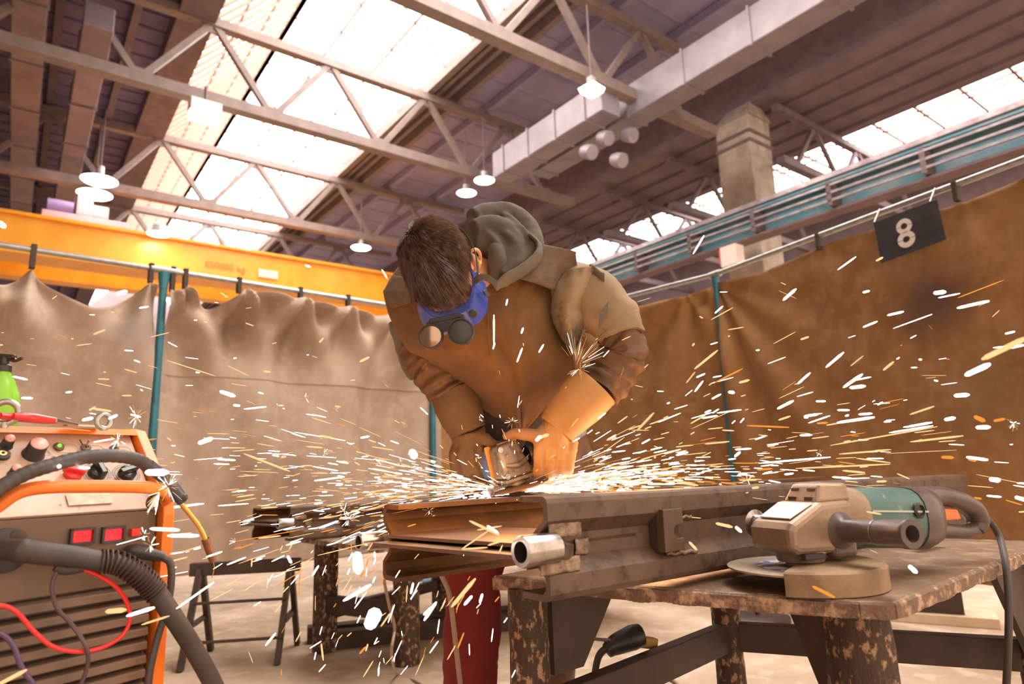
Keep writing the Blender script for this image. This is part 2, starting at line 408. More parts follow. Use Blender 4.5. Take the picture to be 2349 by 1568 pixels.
# ------------------------------------------------------------------ curtain booth
ZC = 2.7
def railp(px, py): return OZ(px, py, ZC)
rl = [railp(-160, 536), railp(378, 611), railp(880, 698)]
d = (rl[2]-rl[0]); d.z = 0; dl = d.normalized()
def on_left(px):    # point of the left curtain line above pixel column px
    r = ray(px, 640); a = np.array([[dl.x, -r[0]], [dl.y, -r[1]]]); s = np.linalg.solve(a, -np.array([rl[0].x, rl[0].y])); return V((rl[0].x+dl.x*s[0], rl[0].y+dl.y*s[0], ZC))
c1 = railp(1640, 629)
# corner at the far end
nl = V((*A1, 0))
rr = [c1, railp(1960, 505), railp(2349, 365)]
dr2 = (rr[2]-rr[0]); dr2.z = 0; dr2.normalize()
corner = rl[0]+dl*((V((1.06, 6.38, ZC))-rl[0]).dot(dl))
# frame: rails and posts
t = thing('curtain_rail', rl[0], 'grey steel tube rail carrying the pale left curtains', 'curtain rail')
MB().tube([rl[0]-dl*.6, corner], .022, 12, smooth=False).build('tube', m_pipe, t, smooth=True)
t2 = thing('curtain_rail', corner, 'steel tube rail carrying the brown curtains on the right', 'curtain rail')
MB().tube([corner, c1], .022, 12, smooth=False).build('tube', m_pipe, t2, smooth=True)
MB().tube([c1, c1+dr2*4.2], .022, 12, smooth=False).build('tube', m_pipe, t2, smooth=True)
MB().tube([c1-dr2*.06, c1+dr2*.06], .032, 12, smooth=False).build('pipe_clamp', m_pipe, t2, smooth=True)
def post(p, lab, r=.045, zt=ZC):
    t = thing('steel_post', V((p.x, p.y, 0)), lab, 'post')
    MB().tube([V((p.x, p.y, 0)), V((p.x, p.y, zt-.02))], r, 14, smooth=False).build('tube', m_blue, t, smooth=True)
    MB().tube([V((p.x, p.y, zt-.16)), V((p.x, p.y, zt-.02))], [r*1.05, r*1.5], 14, smooth=False).build('cap', m_blue, t, smooth=True)
    MB().tube([V((p.x, p.y, 0)), V((p.x, p.y, .012))], .12, 18, smooth=False).build('base_plate', m_blue, t)
p = on_left(376); post(p, 'teal steel post holding up the left curtain rail', .030)
MB().tube([p-dl*.1, p+dl*.1], .032, 12, smooth=False).build('pipe_clamp', m_pipe, t, smooth=True)
post(on_left(985)+nl*-.05, 'teal steel post half hidden behind the man, at the far end of the pale curtain', .030)
pc = OZ(1640, 629, ZC); post(V((pc.x, pc.y, 0)), 'leaning blue-green post where the two brown curtains meet', .024)

def curtain(name, a, bb, ztop, zbot, m, lab, hooks, amp, freq, rad, seedv, side=1, nu=220, nv=90, cat='curtain', extra=None):
    a = V(a); bb = V(bb); L = (bb-a).length; d = (bb-a).normalized(); n = V((d.y, -d.x, 0))*side
    def top(s):
        x = s*L; z = ztop(s) if callable(ztop) else ztop
        return z
    def fn(s, t):
        zt = top(s); z = zt+(zbot-zt)*t; x = s*L
        y = amp*(math.sin(x*freq+seedv+1.3*math.sin(x*1.7+seedv))*.6+math.sin(x*freq*2.3+seedv*2+t*1.5)*.3)*(.35+.65*min(1, t*2.5))
        y += max(amp, .035)*.8*noise.noise(V((x*1.6, z*.7, seedv)))
        y += .012*noise.noise(V((x*5, z*3, seedv+5)))
        for hx, hz in hooks:
            dx = x-hx; dz = hz-z+.04; r = math.hypot(dx, dz); th = math.atan2(dx, max(dz, .001))
            y += rad*math.sin(th*7+seedv+hx)*math.exp(-r/.9)*min(1, r*4)
        if extra: y += extra(x, z)
        return V((a.x, a.y, 0))+d*x+n*y+V((0, 0, z))
    b = MB().grid(fn, nu, nv)
    o = b.build(name, m, None, smooth=True, solid=.006)
    tag(o, lab, cat)
    return o, fn
def clothmat(name, c1_, c2_, c3_, stains=()):
    m = mat(name, c1_, .9, col2=c2_, scale=1.4, col3=c3_, s3=9, lo3=.45, hi3=.8, bump=.25, bscale=260, bdist=.002)
    nt = m.node_tree; N = nt.nodes; L = nt.links; b = N['Principled BSDF']
    for (p, r, colr, amt) in stains:
        g = N.new('ShaderNodeNewGeometry'); ds = N.new('ShaderNodeVectorMath'); ds.operation = 'DISTANCE'; L.new(g.outputs['Position'], ds.inputs[0]); ds.inputs[1].default_value = p
        tn = N.new('ShaderNodeTexNoise'); tn.inputs['Scale'].default_value = 3.5; L.new(g.outputs['Position'], tn.inputs['Vector'])
        ad = N.new('ShaderNodeMath'); ad.operation = 'MULTIPLY_ADD'; L.new(tn.outputs[0], ad.inputs[0]); ad.inputs[1].default_value = r*1.1; L.new(ds.outputs['Value'], ad.inputs[2])
        mr = N.new('ShaderNodeMapRange'); L.new(ad.outputs[0], mr.inputs[0]); mr.inputs[1].default_value = r*.7; mr.inputs[2].default_value = r*1.7; mr.inputs[3].default_value = amt; mr.inputs[4].default_value = 0
        mx = N.new('ShaderNodeMix'); mx.data_type = 'RGBA'; src = b.inputs['Base Color'].links[0].from_socket
        L.new(mr.outputs[0], mx.inputs[0]); L.new(src, mx.inputs[6]); mx.inputs[7].default_value = (*colr, 1); L.new(mx.outputs[2], b.inputs['Base Color'])
    return m
sA = OU(250, 790, 5.65); sB = OV(2130, 690, 4.6)
m_can = clothmat('pale_canvas', (.49, .365, .275), (.37, .27, .20), (.54, .42, .33), [(tuple(OU(300, 760, 5.65)), .25, (.24, .18, .16), .6), (tuple(OU(640, 1150, 5.6)), .5, (.26, .16, .08), .6)])
m_canb = clothmat('brown_canvas', (.36, .185, .068), (.27, .13, .044), (.41, .235, .105), [(tuple(sB), .3, (.10, .06, .055), .85), (tuple(OV(2240, 900, 4.5)), .4, (.16, .09, .045), .5)])
def tie_strap(p, h, lab, grp, m=m_strap):
    b = MB(); dd = dl if p.x < corner.x+.2 and abs((p-rl[0]).cross(dl).z) < .2 else dr2
    b.box(V((p.x, p.y, ZC-h/2+.02)), (.035, .055, h+.04), dd, V((-dd.y, dd.x, 0)))
    o = b.build('curtain_hook', m, None, bevel=.004); tag(o, lab, 'hook', grp)
def left_curtain(pxa, pxb, hk, dz, sag, seedv, lab, amp=.07, freq=7, extra=None, name='welding_curtain', nu=200, m=m_can):
    a = on_left(pxa); bb = on_left(pxb); L = (bb-a).length; d = (bb-a).normalized()
    xs = [(on_left(h)-a).dot(d) for h in hk]
    def ztop(s):
        x = s*L; best = None
        for i in range(len(xs)-1):
            if xs[i] <= x <= xs[i+1]:
                w = (xs[i+1]-xs[i]); q = (x-xs[i])/w
                return ZC-dz[i]*(1-q)-dz[i+1]*q-sag[i]*(1-abs(2*q-1)**1.6)
        if x < xs[0]: return ZC-dz[0]-(xs[0]-x)*.3
        return ZC-dz[-1]-(x-xs[-1])*.25
    o, fn = curtain(name, a, bb, ztop, .32, m, lab, [(x, ZC-dz[i]) for i, x in enumerate(xs)], amp, freq, .10, seedv, nu=nu, extra=extra)
    for i, h in enumerate(hk):
        q = on_left(h); tie_strap(q, dz[i], 'dark strap hook tying the pale curtain to its rail', 'strap hooks on the left rail')
    return o, fn
left_curtain(-170, 362, [-120, 70, 345], [.2, .14, .12], [.14, .26], 1.2, 'left pale canvas curtain with a sagging top edge, left of the teal post', .09, 5)
oB, fnB = left_curtain(386, 1010, [396, 425, 549, 690, 799, 905, 990], [.17, .13, .1, .09, .09, .08, .08], [.02, .14, .03, .04, .05, .04], 4.1, 'long pale canvas curtain with a stitched seam, right of the teal post', .06, 6.5, nu=300)
def seamp(s):
    zt = fnB(s, 0).z; t_ = (zt-1.87+.02*s)/(zt-.32); return fnB(s, t_)-nl*.006
b = MB(); b.tube([seamp(s) for s in np.linspace(.02, .98, 90)], .006, 5, smooth=False); b.build('seam', m_can, oB)
left_curtain(1000, 1192, [1002, 1070, 1130, 1188], [.08]*4, [.03]*3, 7.7, 'brown canvas curtain behind the man, between the booth posts', .05, 6, m=m_canb)
# right curtains
def right_curtain(a, bb, hks, ztops, seedv, lab, amp, freq, extra=None, nu=200, rad=.1, name='welding_curtain'):
    L = (bb-a).length
    def ztop(s): return float(np.interp(s*L, [h for h in hks], ztops))
    return curtain(name, a, bb, ztop, .3, m_canb, lab, [(h, z) for h, z in zip(hks, ztops)], amp, freq, rad, seedv, side=1, nu=nu, extra=extra)
La = (c1-corner).length
right_curtain(corner, c1, [0, .5, .9, La-.3, La], [2.62, 2.6, 2.58, 2.56, 2.6], 2.2, 'narrow brown canvas curtain left of the leaning post', .03, 6, rad=.03)
def clampfold(x, z):
    dx = x+.02; dz = 2.62-z; r = math.hypot(dx, dz); th = math.atan2(dx, max(dz, 1e-3))
    return .10*math.sin(th*15)*math.exp(-th*1.9)*min(1, r*1.5)*(.6+.4*math.exp(-r))
Lb = 3.4
hk = [(p_-c1).dot(dr2) for p_ in (railp(1740, 590), railp(1873, 540), railp(2000, 492), railp(2195, 425), railp(2349, 365))]
oD, fnD = right_curtain(c1+dr2*.02, c1+dr2*Lb, [0]+hk+[Lb], [2.62, 2.57, 2.62, 2.60, 2.58, 2.60, 2.6], 5.5, 'wide brown canvas curtain on the right carrying the number eight sign', .016, 3.1, clampfold, 320, .006)
for x_ in (hk[1], hk[3]):
    q = c1+dr2*x_; bb_ = MB(); bb_.box(V((q.x, q.y, ZC-.045)), (.03, .05, .13), dr2, V((-dr2.y, dr2.x, 0)))
    tag(bb_.build('curtain_hook', m_strap, None, bevel=.004), 'dark hook clamp on the right curtain rail', 'hook', 'hooks on the right rail')
# the sign
nr = V((dr2.y, -dr2.x, 0)) if V((dr2.y, -dr2.x, 0)).y < 0 else V((-dr2.y, dr2.x, 0))
def onR(px, py, off):
    o_ = V((c1.x, c1.y, 0))+nr*off; r = V(ray(px, py)); t_ = (o_-V(C0)).dot(nr)/r.dot(nr); return V(C0)+r*t_
S = [onR(2003, 510, .10), onR(2149, 456, .10), onR(2171, 549, .10), onR(2021, 604, .10)]
sg = thing('number_sign', (S[2]+S[3])/2, 'tilted black sign with a white figure eight hung on the right rail', 'sign')
b = MB(); b.add(S+[p_-nr*.004 for p_ in S], [(0, 1, 2, 3), (7, 6, 5, 4), (0, 4, 5, 1), (1, 5, 6, 2), (2, 6, 7, 3), (3, 7, 4, 0)])
b.build('board', mat('black_board', (.035, .033, .045), .5, col2=(.06, .055, .07), scale=8), sg, bevel=.002)
cx_ = (S[0]+S[1]+S[2]+S[3])/4; xx = ((S[1]-S[0])+(S[2]-S[3])).normalized(); yy = ((S[0]-S[3])+(S[1]-S[2])); yy = (yy-xx*yy.dot(xx)).normalized()
m_wht = mat('white_paint', (.85, .8, .78), .5)
hgt = (S[0]-S[3]).length
def ring(b, c, rx, ry, w, z0):
    n = 32
    for half in (0, 1):
        for i in range(n//2):
            a0 = PI*half+.05+(PI-.1)*i/(n//2); a1 = PI*half+.05+(PI-.1)*(i+1)/(n//2)
            q = [c+xx*(math.cos(a)*r_)+yy*(math.sin(a)*r2_) for a, r_, r2_ in ((a0, rx, ry), (a1, rx, ry), (a1, rx-w, ry-w), (a0, rx-w, ry-w))]
            b.add([p_+nr*z0 for p_ in q]+[p_+nr*(z0+.002) for p_ in q], [(0, 1, 2, 3), (7, 6, 5, 4), (0, 1, 5, 4), (2, 3, 7, 6), (1, 2, 6, 5), (3, 0, 4, 7)])
b = MB(); cc = cx_-xx*hgt*.06
ring(b, cc+yy*hgt*.145, hgt*.175, hgt*.17, hgt*.10, .001); ring(b, cc-yy*hgt*.16, hgt*.195, hgt*.185, hgt*.115, .001)
b.build('number_eight', m_wht, sg)
for p_ in (S[0]+(S[1]-S[0])*.02, S[0]+(S[1]-S[0])*.9):
    MB().tube([p_, V((p_.x, p_.y, ZC+.02))-nr*.08], .004, 6, smooth=False).build('tie_wire', m_pipe, sg)
# ------------------------------------------------------------------ materials of the workplace
m_steel = mat('mill_scale_steel', (.11, .066, .045), .5, .35, col2=(.16, .10, .07), scale=5, col3=(.065, .04, .028), s3=28, lo3=.5, hi3=.7, bump=.25, bscale=90, stretch=(1, 1, 1))
m_rust = mat('rusty_cut_steel', (.15, .066, .022), .65, .3, col2=(.085, .038, .014), scale=9, bump=.2, bscale=120)
m_plate = mat('cross_plate_steel', (.17, .10, .065), .5, .4, col2=(.115, .068, .045), scale=9, bump=.1)
m_bright = mat('bright_machined_steel', (.52, .48, .45), .22, .95, col2=(.38, .35, .32), scale=40, stretch=(1, 1, 1))
m_weld = mat('weld_bead', (.30, .22, .17), .4, .6, bump=.8, bscale=200)
m_top = mat('worn_bench_top', (.30, .19, .115), .5, .3, col2=(.19, .115, .07), scale=4, col3=(.52, .39, .28), s3=15, lo3=.5, hi3=.8, bump=.3, bscale=60)
m_crust = mat('spatter_crusted_paint', (.065, .034, .022), .6, .2, col2=(.40, .25, .14), scale=42, lo=.53, hi=.60, bump=1.0, bscale=45, detail=6, bdist=.006, stretch=(1.3, 1.3, .8))
m_edge = mat('crusted_edge', (.20, .12, .08), .6, .3, col2=(.52, .34, .22), scale=30, lo=.5, hi=.62, bump=1.2, bscale=60, bdist=.006)
m_dark = mat('dark_painted_steel', (.055, .032, .025), .5, .3, col2=(.085, .052, .04), scale=8, bump=.15)
m_black = mat('black_plastic', (.035, .03, .03), .4)
m_blackr = mat('black_rubber', (.045, .033, .029), .55, col2=(.075, .055, .047), scale=14, bump=.1)
ZT = .80

# ------------------------------------------------------------------ work bench
def bench(poly, zt, lab, legs, bars, gus, thick=.024):
    c = sum((V(p) for p in poly), V((0, 0)))/len(poly)
    t = thing('work_bench', (c.x, c.y, 0), lab, 'work bench')
    MB().prism(poly, (0, 0, zt-thick), (1, 0, 0), (0, 1, 0), (0, 0, thick)).build('bench_top', m_top, t, bevel=.004)
    b = MB(); n = len(poly)       # crusted rim just under the edge
    for i in range(n):
        a = V((*poly[i], zt-thick/2)); e = V((*poly[(i+1) % n], zt-thick/2)); m_ = max(3, int((e-a).length/.012)); dd = (e-a).normalized(); nn = V((dd.y, -dd.x, 0))
        for k in range(m_):
            p = a+(e-a)*(k/m_); q = a+(e-a)*((k+1)/m_)
            o1 = .003+.006*abs(noise.noise(p*30)); o2 = .003+.006*abs(noise.noise(q*30)); z1 = thick/2+.001; zl = .004*noise.noise(p*22)
            b.add([p+nn*o1-V((0, 0, z1+.004+zl)), q+nn*o2-V((0, 0, z1+.004+zl)), q+nn*o2+V((0, 0, z1-.006)), p+nn*o1+V((0, 0, z1-.006)),
                   p-nn*.006-V((0, 0, z1+.004)), q-nn*.006-V((0, 0, z1+.004)), q-nn*.006+V((0, 0, z1)), p-nn*.006+V((0, 0, z1))],
                  [(0, 1, 2, 3), (7, 6, 5, 4), (0, 4, 5, 1), (3, 2, 6, 7), (1, 5, 6, 2), (0, 3, 7, 4)])
    b.build('crusted_rim', m_edge, t)
    for (x, y, r0, r1, sq) in legs:
        L = MB()
        if sq: L.bar((x, y, 0), (x, y, zt-thick), r0*2, r0*2, V((.7, .7, 0))); L.build('leg', m_crust, t, bevel=.006)
        else:
            L.tube([V((x, y, 0)), V((x, y, zt*.3)), V((x, y, zt*.6)), V((x, y, zt-thick))], [r1, r1, r1*.97, r0], 24, k=14,
                   fold=lambda s_, a_: 1+.07*noise.noise(V((math.cos(a_)*2.5, math.sin(a_)*2.5, s_*9+x*7)))+.035*noise.noise(V((math.cos(a_)*8, math.sin(a_)*8, s_*30))))
            L.build('leg', m_crust, t, smooth=True)
    for (a, e, w_, h_) in bars: MB().bar(a, e, w_, h_).build('cross_bar', m_dark, t, bevel=.003)
    for g in gus:
        p, q, h1, h2, s_ = g   # plate between two ground points under the top, cut at a slope
        p = V((*p, 0)); q = V((*q, 0)); d = (q-p); n_ = V((d.y, -d.x, 0)).normalized()*.008; z = zt-thick-.002
        pr = [p+V((0, 0, z)), q+V((0, 0, z)), q+V((0, 0, z-h2)), p+(q-p)*s_+V((0, 0, z-h1)), p+V((0, 0, z-h1))]
        MB().add([x_+n_ for x_ in pr]+[x_-n_ for x_ in pr], [(0, 1, 2, 3, 4), (9, 8, 7, 6, 5)]+[(i, (i+1) % 5, 5+(i+1) % 5, 5+i) for i in range(5)]).build('gusset', m_dark, t)
    return t
PA = (-.062, 1.645); PB = (.60, 1.238); PB2 = (.655, 1.225); PB3 = (.70, 1.262); PCn = (1.51, 1.955); PD = (.79, 2.47)
bench([PA, PB, PB2, PB3, PCn, PD], ZT, 'worn steel work bench with spatter-crusted legs, carrying the steel frame and green grinder',
      [(.018, 1.625, .046, .048, False), (.642, 1.345, .058, .072, False), (.665, 2.27, .046, .046, False), (1.44, 1.95, .06, .065, False)],
      [((.06, 1.64, .50), (.65, 2.25, .50), .04, .085), ((.69, 2.26, .50), (1.42, 1.96, .50), .04, .085), ((.72, 1.40, .16), (1.40, 1.93, .16), .04, .08)],
      [((.07, 1.66), (.235, 1.80), .20, .05, .45), ((.62, 1.36), (.565, 1.47), .22, .02, .3), ((1.40, 1.92), (1.18, 1.73), .26, .03, .3)])

# ------------------------------------------------------------------ welded frame of sigma rails
EX = V((.777, .628, 0)).normalized(); NX = V((-EX.y, EX.x, 0))      # along the rails, and away from the camera
def sigma(b, p0, length, h, flip, z1=0):
    # outer face at offset 0, flanges run towards +flip*NX ; p0 = bottom outer corner at left end
    w_ = .075; t_ = .011; r = .03; hb = h*.24
    out = [(0, .012), (.004, .004), (.012, 0), (w_, 0), (w_, t_), (.02, t_), (t_, .02), (t_, hb-.004), (r+t_, hb+.022), (r+t_, h-hb-.022), (t_, h-hb+.004), (t_, h-.02), (.02, h-t_), (w_, h-t_), (w_, h), (.012, h), (.004, h-.004), (0, h-.012), (0, h-hb), (r, h-hb-.026), (r, hb+.026), (0, hb)]
    n = len(out); m = 26; vs = []
    for i in range(m+1):
        s = length*i/m; o = p0+EX*s+V((0, 0, z1*i/m))
        vs += [o+NX*(flip*u_)+V((0, 0, v_)) for u_, v_ in out]
    fs = [(i*n+j, i*n+(j+1) % n, (i+1)*n+(j+1) % n, (i+1)*n+j) for i in range(m) for j in range(n)]
    fs += [tuple(range(n))[::-1], tuple(range(m*n, m*n+n))]
    b.add(vs, fs); return b
P0 = W(1264, 1385, 1.115); P0.z = .824; LEN = 2.05
Q0 = P0+NX*.60+EX*.0; Q0.z = .801
fr = thing('welded_rail_assembly', P0+NX*.3-V((0, 0, .02)), 'welded steel frame of two long channel rails lying on the front work bench, being ground', 'steel frame')
sigma(MB(), P0, LEN, .176, 1, -.022).build('front_rail', m_steel, fr)
rb = sigma(MB(), Q0, LEN, .173, -1, 0).build('rear_rail', m_rust, fr)
rb.data.materials.append(m_steel)
for i, pth in ((.905, 'a'), (.878, 'b')):
    off = -.005 if pth == 'a' else -.045
    a = P0+EX*(off+.085); e = Q0+EX*(off+.085)
    b = MB(); zf, zr = (.910, .897) if pth == 'a' else (.896, .883)
    b.hexa([V((p.x, p.y, (zf if (p-P0).dot(NX) < .3 else zr)+z)) for z in (0, .008) for p in (a+NX*.03-EX*.085, a+NX*.03+EX*.06*(1 if pth == 'b' else 3), e-NX*.03+EX*.06*(1 if pth == 'b' else 3), e-NX*.03-EX*.085)])
    b.build('cross_plate', m_plate, fr, bevel=.001)
def pipe_end(c, r, L, name='pipe_stub'):
    b = MB().lathe([(r*.66, 0), (r*.95, 0), (r, .003), (r, L), (r*.66, L), (r*.66, 0)], c, EX, 28)
    return b.build(name, m_bright, fr, smooth=True)
c1p = W(1194, 1266, 1.085); pipe_end(c1p, .0262, .075)
c2p = W(822, 1243, 1.57); pipe_end(c2p, .0225, .07)
MB().bar(c1p+EX*.06, V((P0.x, P0.y, .90))+NX*.02+EX*.06, .03, .03).build('weld_bracket', m_steel, fr, bevel=.004)
MB().bar(c2p+EX*.05, V((Q0.x, Q0.y, .89))-NX*.03+EX*.07, .028, .028).build('weld_bracket', m_steel, fr, bevel=.004)
# beads and cut remnants on the front rail near its end
def onface(px, py, off=0.0):      # point on the outer face plane of the front rail
    n = -NX; r = V(ray(px, py)); o = P0+n*off; t_ = (o-V(C0)).dot(n)/r.dot(n); return V(C0)+r*t_
def bead(p, q, r, name='weld_bead'):
    b = MB(); d = (q-p); L = d.length; pts = [p+d*(k/9)+V((0, 0, .002*math.sin(k*2.1))) for k in range(10)]
    b.tube(pts, [r*(.7+.5*abs(math.sin(k*1.7))) for k in range(10)], 9, k=3); return b.build(name, m_weld, fr, smooth=True)
def scab(px0, py0, px1, py1, off, nm='weld_remnant'):
    a, c = onface(px0, py0, off), onface(px1, py1, off); w_ = (c-a).dot(EX); h_ = a.z-c.z
    def fn(u_, v_):
        e_ = min(u_, 1-u_, v_, 1-v_); q = a+EX*(w_*u_+.003*noise.noise(V((v_*4, 1, 2))))-V((0, 0, h_*v_+.003*noise.noise(V((u_*6, 5, 2)))))
        return q-NX*(.0015+min(e_*8, 1)*(.0015+.003*abs(noise.noise(V((u_*7, v_*3, px0))))))
    MB().grid(fn, 26, 10).build(nm, m_scab, fr, smooth=True, solid=.002)
m_scab = mat('burnt_weld_scar', (.42, .30, .21), .6, .2, col2=(.17, .10, .065), scale=45, bump=.8, bscale=140)
scab(1256, 1199, 1332, 1226, -.010); scab(1318, 1236, 1350, 1268, -.028); scab(1238, 1286, 1330, 1306, -.004)
# welded lug with a slot
L0 = onface(1528, 1265, .004)
def lug(o, s=1.0):
    x = EX; z = V((0, 0, 1)); h = .083*s; w_ = .062*s
    poly = [(0, 0), (w_, 0), (w_, h*.3), (w_*.62, h*.3), (w_*.5, h*.38), (w_*.5, h*.52), (w_*.62, h*.6), (w_, h*.6), (w_, h*1.0), (0, h)]
    b = MB().prism(poly, o, x, z, NX*.02); return b.build('welded_lug', m_plate, fr, bevel=.002)
lug(onface(1528, 1268, .012))
MB().box(onface(1528, 1268, .012)+EX*.004+NX*.028+V((0, 0, .0415)), (.008, .018, .083), EX, NX).build('lug_side', m_dark, fr)
bead(onface(1530, 1270, -.001), onface(1600, 1262, -.001), .0035); bead(onface(1532, 1190, -.004), onface(1585, 1183, -.004), .003)

# second frame and bench, farther back
fr2 = copy_tree(fr); P2 = W(665, 1241, 3.75)
off = P2-P0
fr2.location = fr.location; fr2.scale = (1.12, 1.12, 1.12)
fr2.location = P2+(fr.location-P0)*1.12
tag(fr2, 'blurred second steel frame with bright pipe ends on the far bench behind the sparks', 'steel frame')
zb2 = P2.z-.004
def xy(px, py, z): 
    q = OZ(px, py, z); return (q.x, q.y)
b2a = W(722, 1246, 3.95); b2b = W(905, 1300, 3.45)
bench([(b2b.x-.06, b2b.y-.12), (b2b.x+1.7, b2b.y+1.25), (b2a.x+1.4, b2a.y+1.8), (b2a.x-.10, b2a.y+.05)], zb2, 'far work bench with stout legs behind the front one, holding the blurred second frame',
      [(W(745, 1440, 4.0).x, W(745, 1440, 4.0).y, .055, .055, True), (W(932, 1500, 3.68).x, W(932, 1500, 3.68).y, .075, .075, False), (W(1012, 1400, 4.9).x, W(1012, 1400, 4.9).y, .05, .05, True)],
      [((W(745, 1400, 4.0).x, W(745, 1400, 4.0).y, .28), (W(932, 1400, 3.68).x, W(932, 1400, 3.68).y, .28), .05, .10),
       ((W(745, 1400, 4.0).x, W(745, 1400, 4.0).y, .22), (W(1012, 1400, 4.9).x, W(1012, 1400, 4.9).y, .22), .05, .07),
       ((W(932, 1400, 3.68).x, W(932, 1400, 3.68).y, .42), (W(1012, 1400, 4.9).x, W(1012, 1400, 4.9).y, .42), .05, .06)], [])

# trestle
TR = thing('steel_trestle', OZ(575, 1470, 0), 'low steel trestle of angle iron standing on the bright floor behind the welding machine', 'trestle')
ta = W(437, 1306, 3.95); tb = W(690, 1284, 4.05); tb.z = ta.z
MB().bar(ta, tb, .055, .075).build('top_bar', m_dark, TR, bevel=.004)
dt = (tb-ta).normalized(); nt_ = V((-dt.y, dt.x, 0))
for q, nm in ((ta+dt*.06, 0), (tb-dt*.06, 1)):
    for s in (-1, 1):
        foot = V((q.x, q.y, 0))+nt_*(s*.22)+dt*(0.02*s)
        MB().bar(foot, q+nt_*(s*.02), .045, .03, dt).build('leg', m_dark, TR)
    MB().bar(V((q.x, q.y, .22))+nt_*.15, V((q.x, q.y, .22))-nt_*.15, .03, .02).build('leg_brace', m_dark, TR)
for z in (.34, .14):
    s_ = .13 if z > .3 else .19
    MB().tube([V((ta.x, ta.y, z))-nt_*s_+dt*.06, V((tb.x, tb.y, z))-nt_*s_-dt*.06], .009, 6, smooth=False).build('rod', m_dark, TR)

# clutter on the floor
c = OZ(1740, 1425, 0); t = thing('round_base', c, 'dark round cast base with an upright rod on the floor under the bench', 'stand base')
MB().lathe([(0, 0), (.20, 0), (.205, .01), (.205, .035), (.19, .045), (0, .045)], c, V((0, 0, 1)), 36).build('disc', m_dark, t, smooth=True)
MB().tube([c+V((0, 0, .04)), c+V((-.01, 0, .26))], .016, 10, smooth=False).build('rod', m_dark, t, smooth=True)
m_wood = mat('raw_wood', (.55, .34, .15), .7, col2=(.42, .24, .10), scale=4, stretch=(1, 8, 1))
c = OZ(1832, 1402, 0); tag(MB().box(c+V((0, 0, .035)), (.19, .12, .07), EX, NX).build('wood_block', m_wood, None, bevel=.004), 'small yellowish wood block on the floor behind the round base', 'wood block')
c = OZ(2130, 1420, 0)
tag(MB().box(c+V((0, 0, .03)), (.75, .3, .06), V((.86, -.5, 0)), V((.5, .86, 0))).build('wooden_board', mat('pale_board', (.7, .55, .38), .7, col2=(.6, .45, .3), scale=5), None, bevel=.004), 'pale wide board lying on the floor seen between the bench legs', 'board')
t = thing('channel_offcut', c+V((0, 0, .06)), 'dark steel channel offcut lying on the pale board', 'steel offcut')
x_ = V((.86, -.5, 0)).normalized(); y_ = V((.5, .86, 0)).normalized()
MB().prism([(-.1, 0), (.1, 0), (.1, .14), (.085, .14), (.085, .015), (-.085, .015), (-.085, .14), (-.1, .14)], c+V((0, 0, .062))-x_*.25, y_, V((0, 0, 1)), x_*.45).build('channel', m_dark, t)
c = OZ(850, 1478, 0)
for k in range(2):  # added dark bars stand in for shade and clutter under the far bench
    o_ = MB().bar(c+V((-.35, .0, .05+.0*k))+NX*(.22*k-.1), c+V((1.2, .5, .05))+NX*(.22*k-.1), .1, .1).build('floor_beam', m_dark, None, bevel=.004)
    tag(o_, ['nearer dark steel bar lying on the floor beneath the far bench', 'farther dark steel bar lying on the floor beneath the far bench'][k], 'steel bar')

# cables on the floor and off the bench
def cable(name, pts, r, m, lab, cat='cable', n=8):
    return tag(MB().tube(pts, r, n).build(name, m, None, smooth=True), lab, cat)
m_cab = mat('grey_brown_cable', (.36, .25, .17), .5); m_cabd = mat('dark_cable', (.07, .05, .045), .5)
cable('hanging_cable', [W(880, 1326, 2.4), W(893, 1390, 2.5), W(905, 1440, 2.6), W(898, 1500, 2.6), OZ(912, 1545, .01), OZ(960, 1565, .01), OZ(1000, 1600, .01)], .006, m_cab, 'thin pale cable hanging left of the red trouser leg and coiling on the floor')
cable('power_cable', [W(1012, 1318, 1.78), W(1030, 1360, 1.76), W(1040, 1430, 1.74), W(1048, 1500, 1.74), W(1060, 1600, 1.74)], .0068, m_cab, 'tan power cable hanging in front of the red trouser leg')
cable('floor_cable', [OZ(1440, 1575, .01), OZ(1500, 1553, .01), OZ(1545, 1560, .01), OZ(1580, 1600, .01)], .009, m_cab, 'short loop of cable on the floor below the electrode holder')

# electrode holder resting on the cross bar
hp = W(1430, 1470, 1.86)
eh = thing('electrode_holder', hp, 'black electrode holder with a bare rod clipped onto the bench cross bar', 'electrode holder')
hd = (W(1495, 1462, 1.9)-W(1395, 1485, 1.84)).normalized()
MB().tube([W(1392, 1492, 1.84), W(1412, 1478, 1.85), W(1450, 1462, 1.87), W(1470, 1455, 1.88)], [.02, .028, .034, .03], 14).build('grip', m_black, eh, smooth=True)
MB().bar(W(1462, 1470, 1.88), W(1503, 1475, 1.9), .03, .03).build('brass_jaw', mat('dirty_brass', (.45, .28, .08), .5, .6), eh, bevel=.003)
MB().tube([W(1362, 1465, 1.83), W(1400, 1468, 1.84)], .005, 8, smooth=False).build('rod', m_bright, eh, smooth=True)
MB().tube([W(1398, 1482, 1.84), W(1380, 1495, 1.84), W(1370, 1515, 1.84), W(1362, 1560, 1.84)], .010, 10).build('lead', m_cabd, eh, smooth=True)

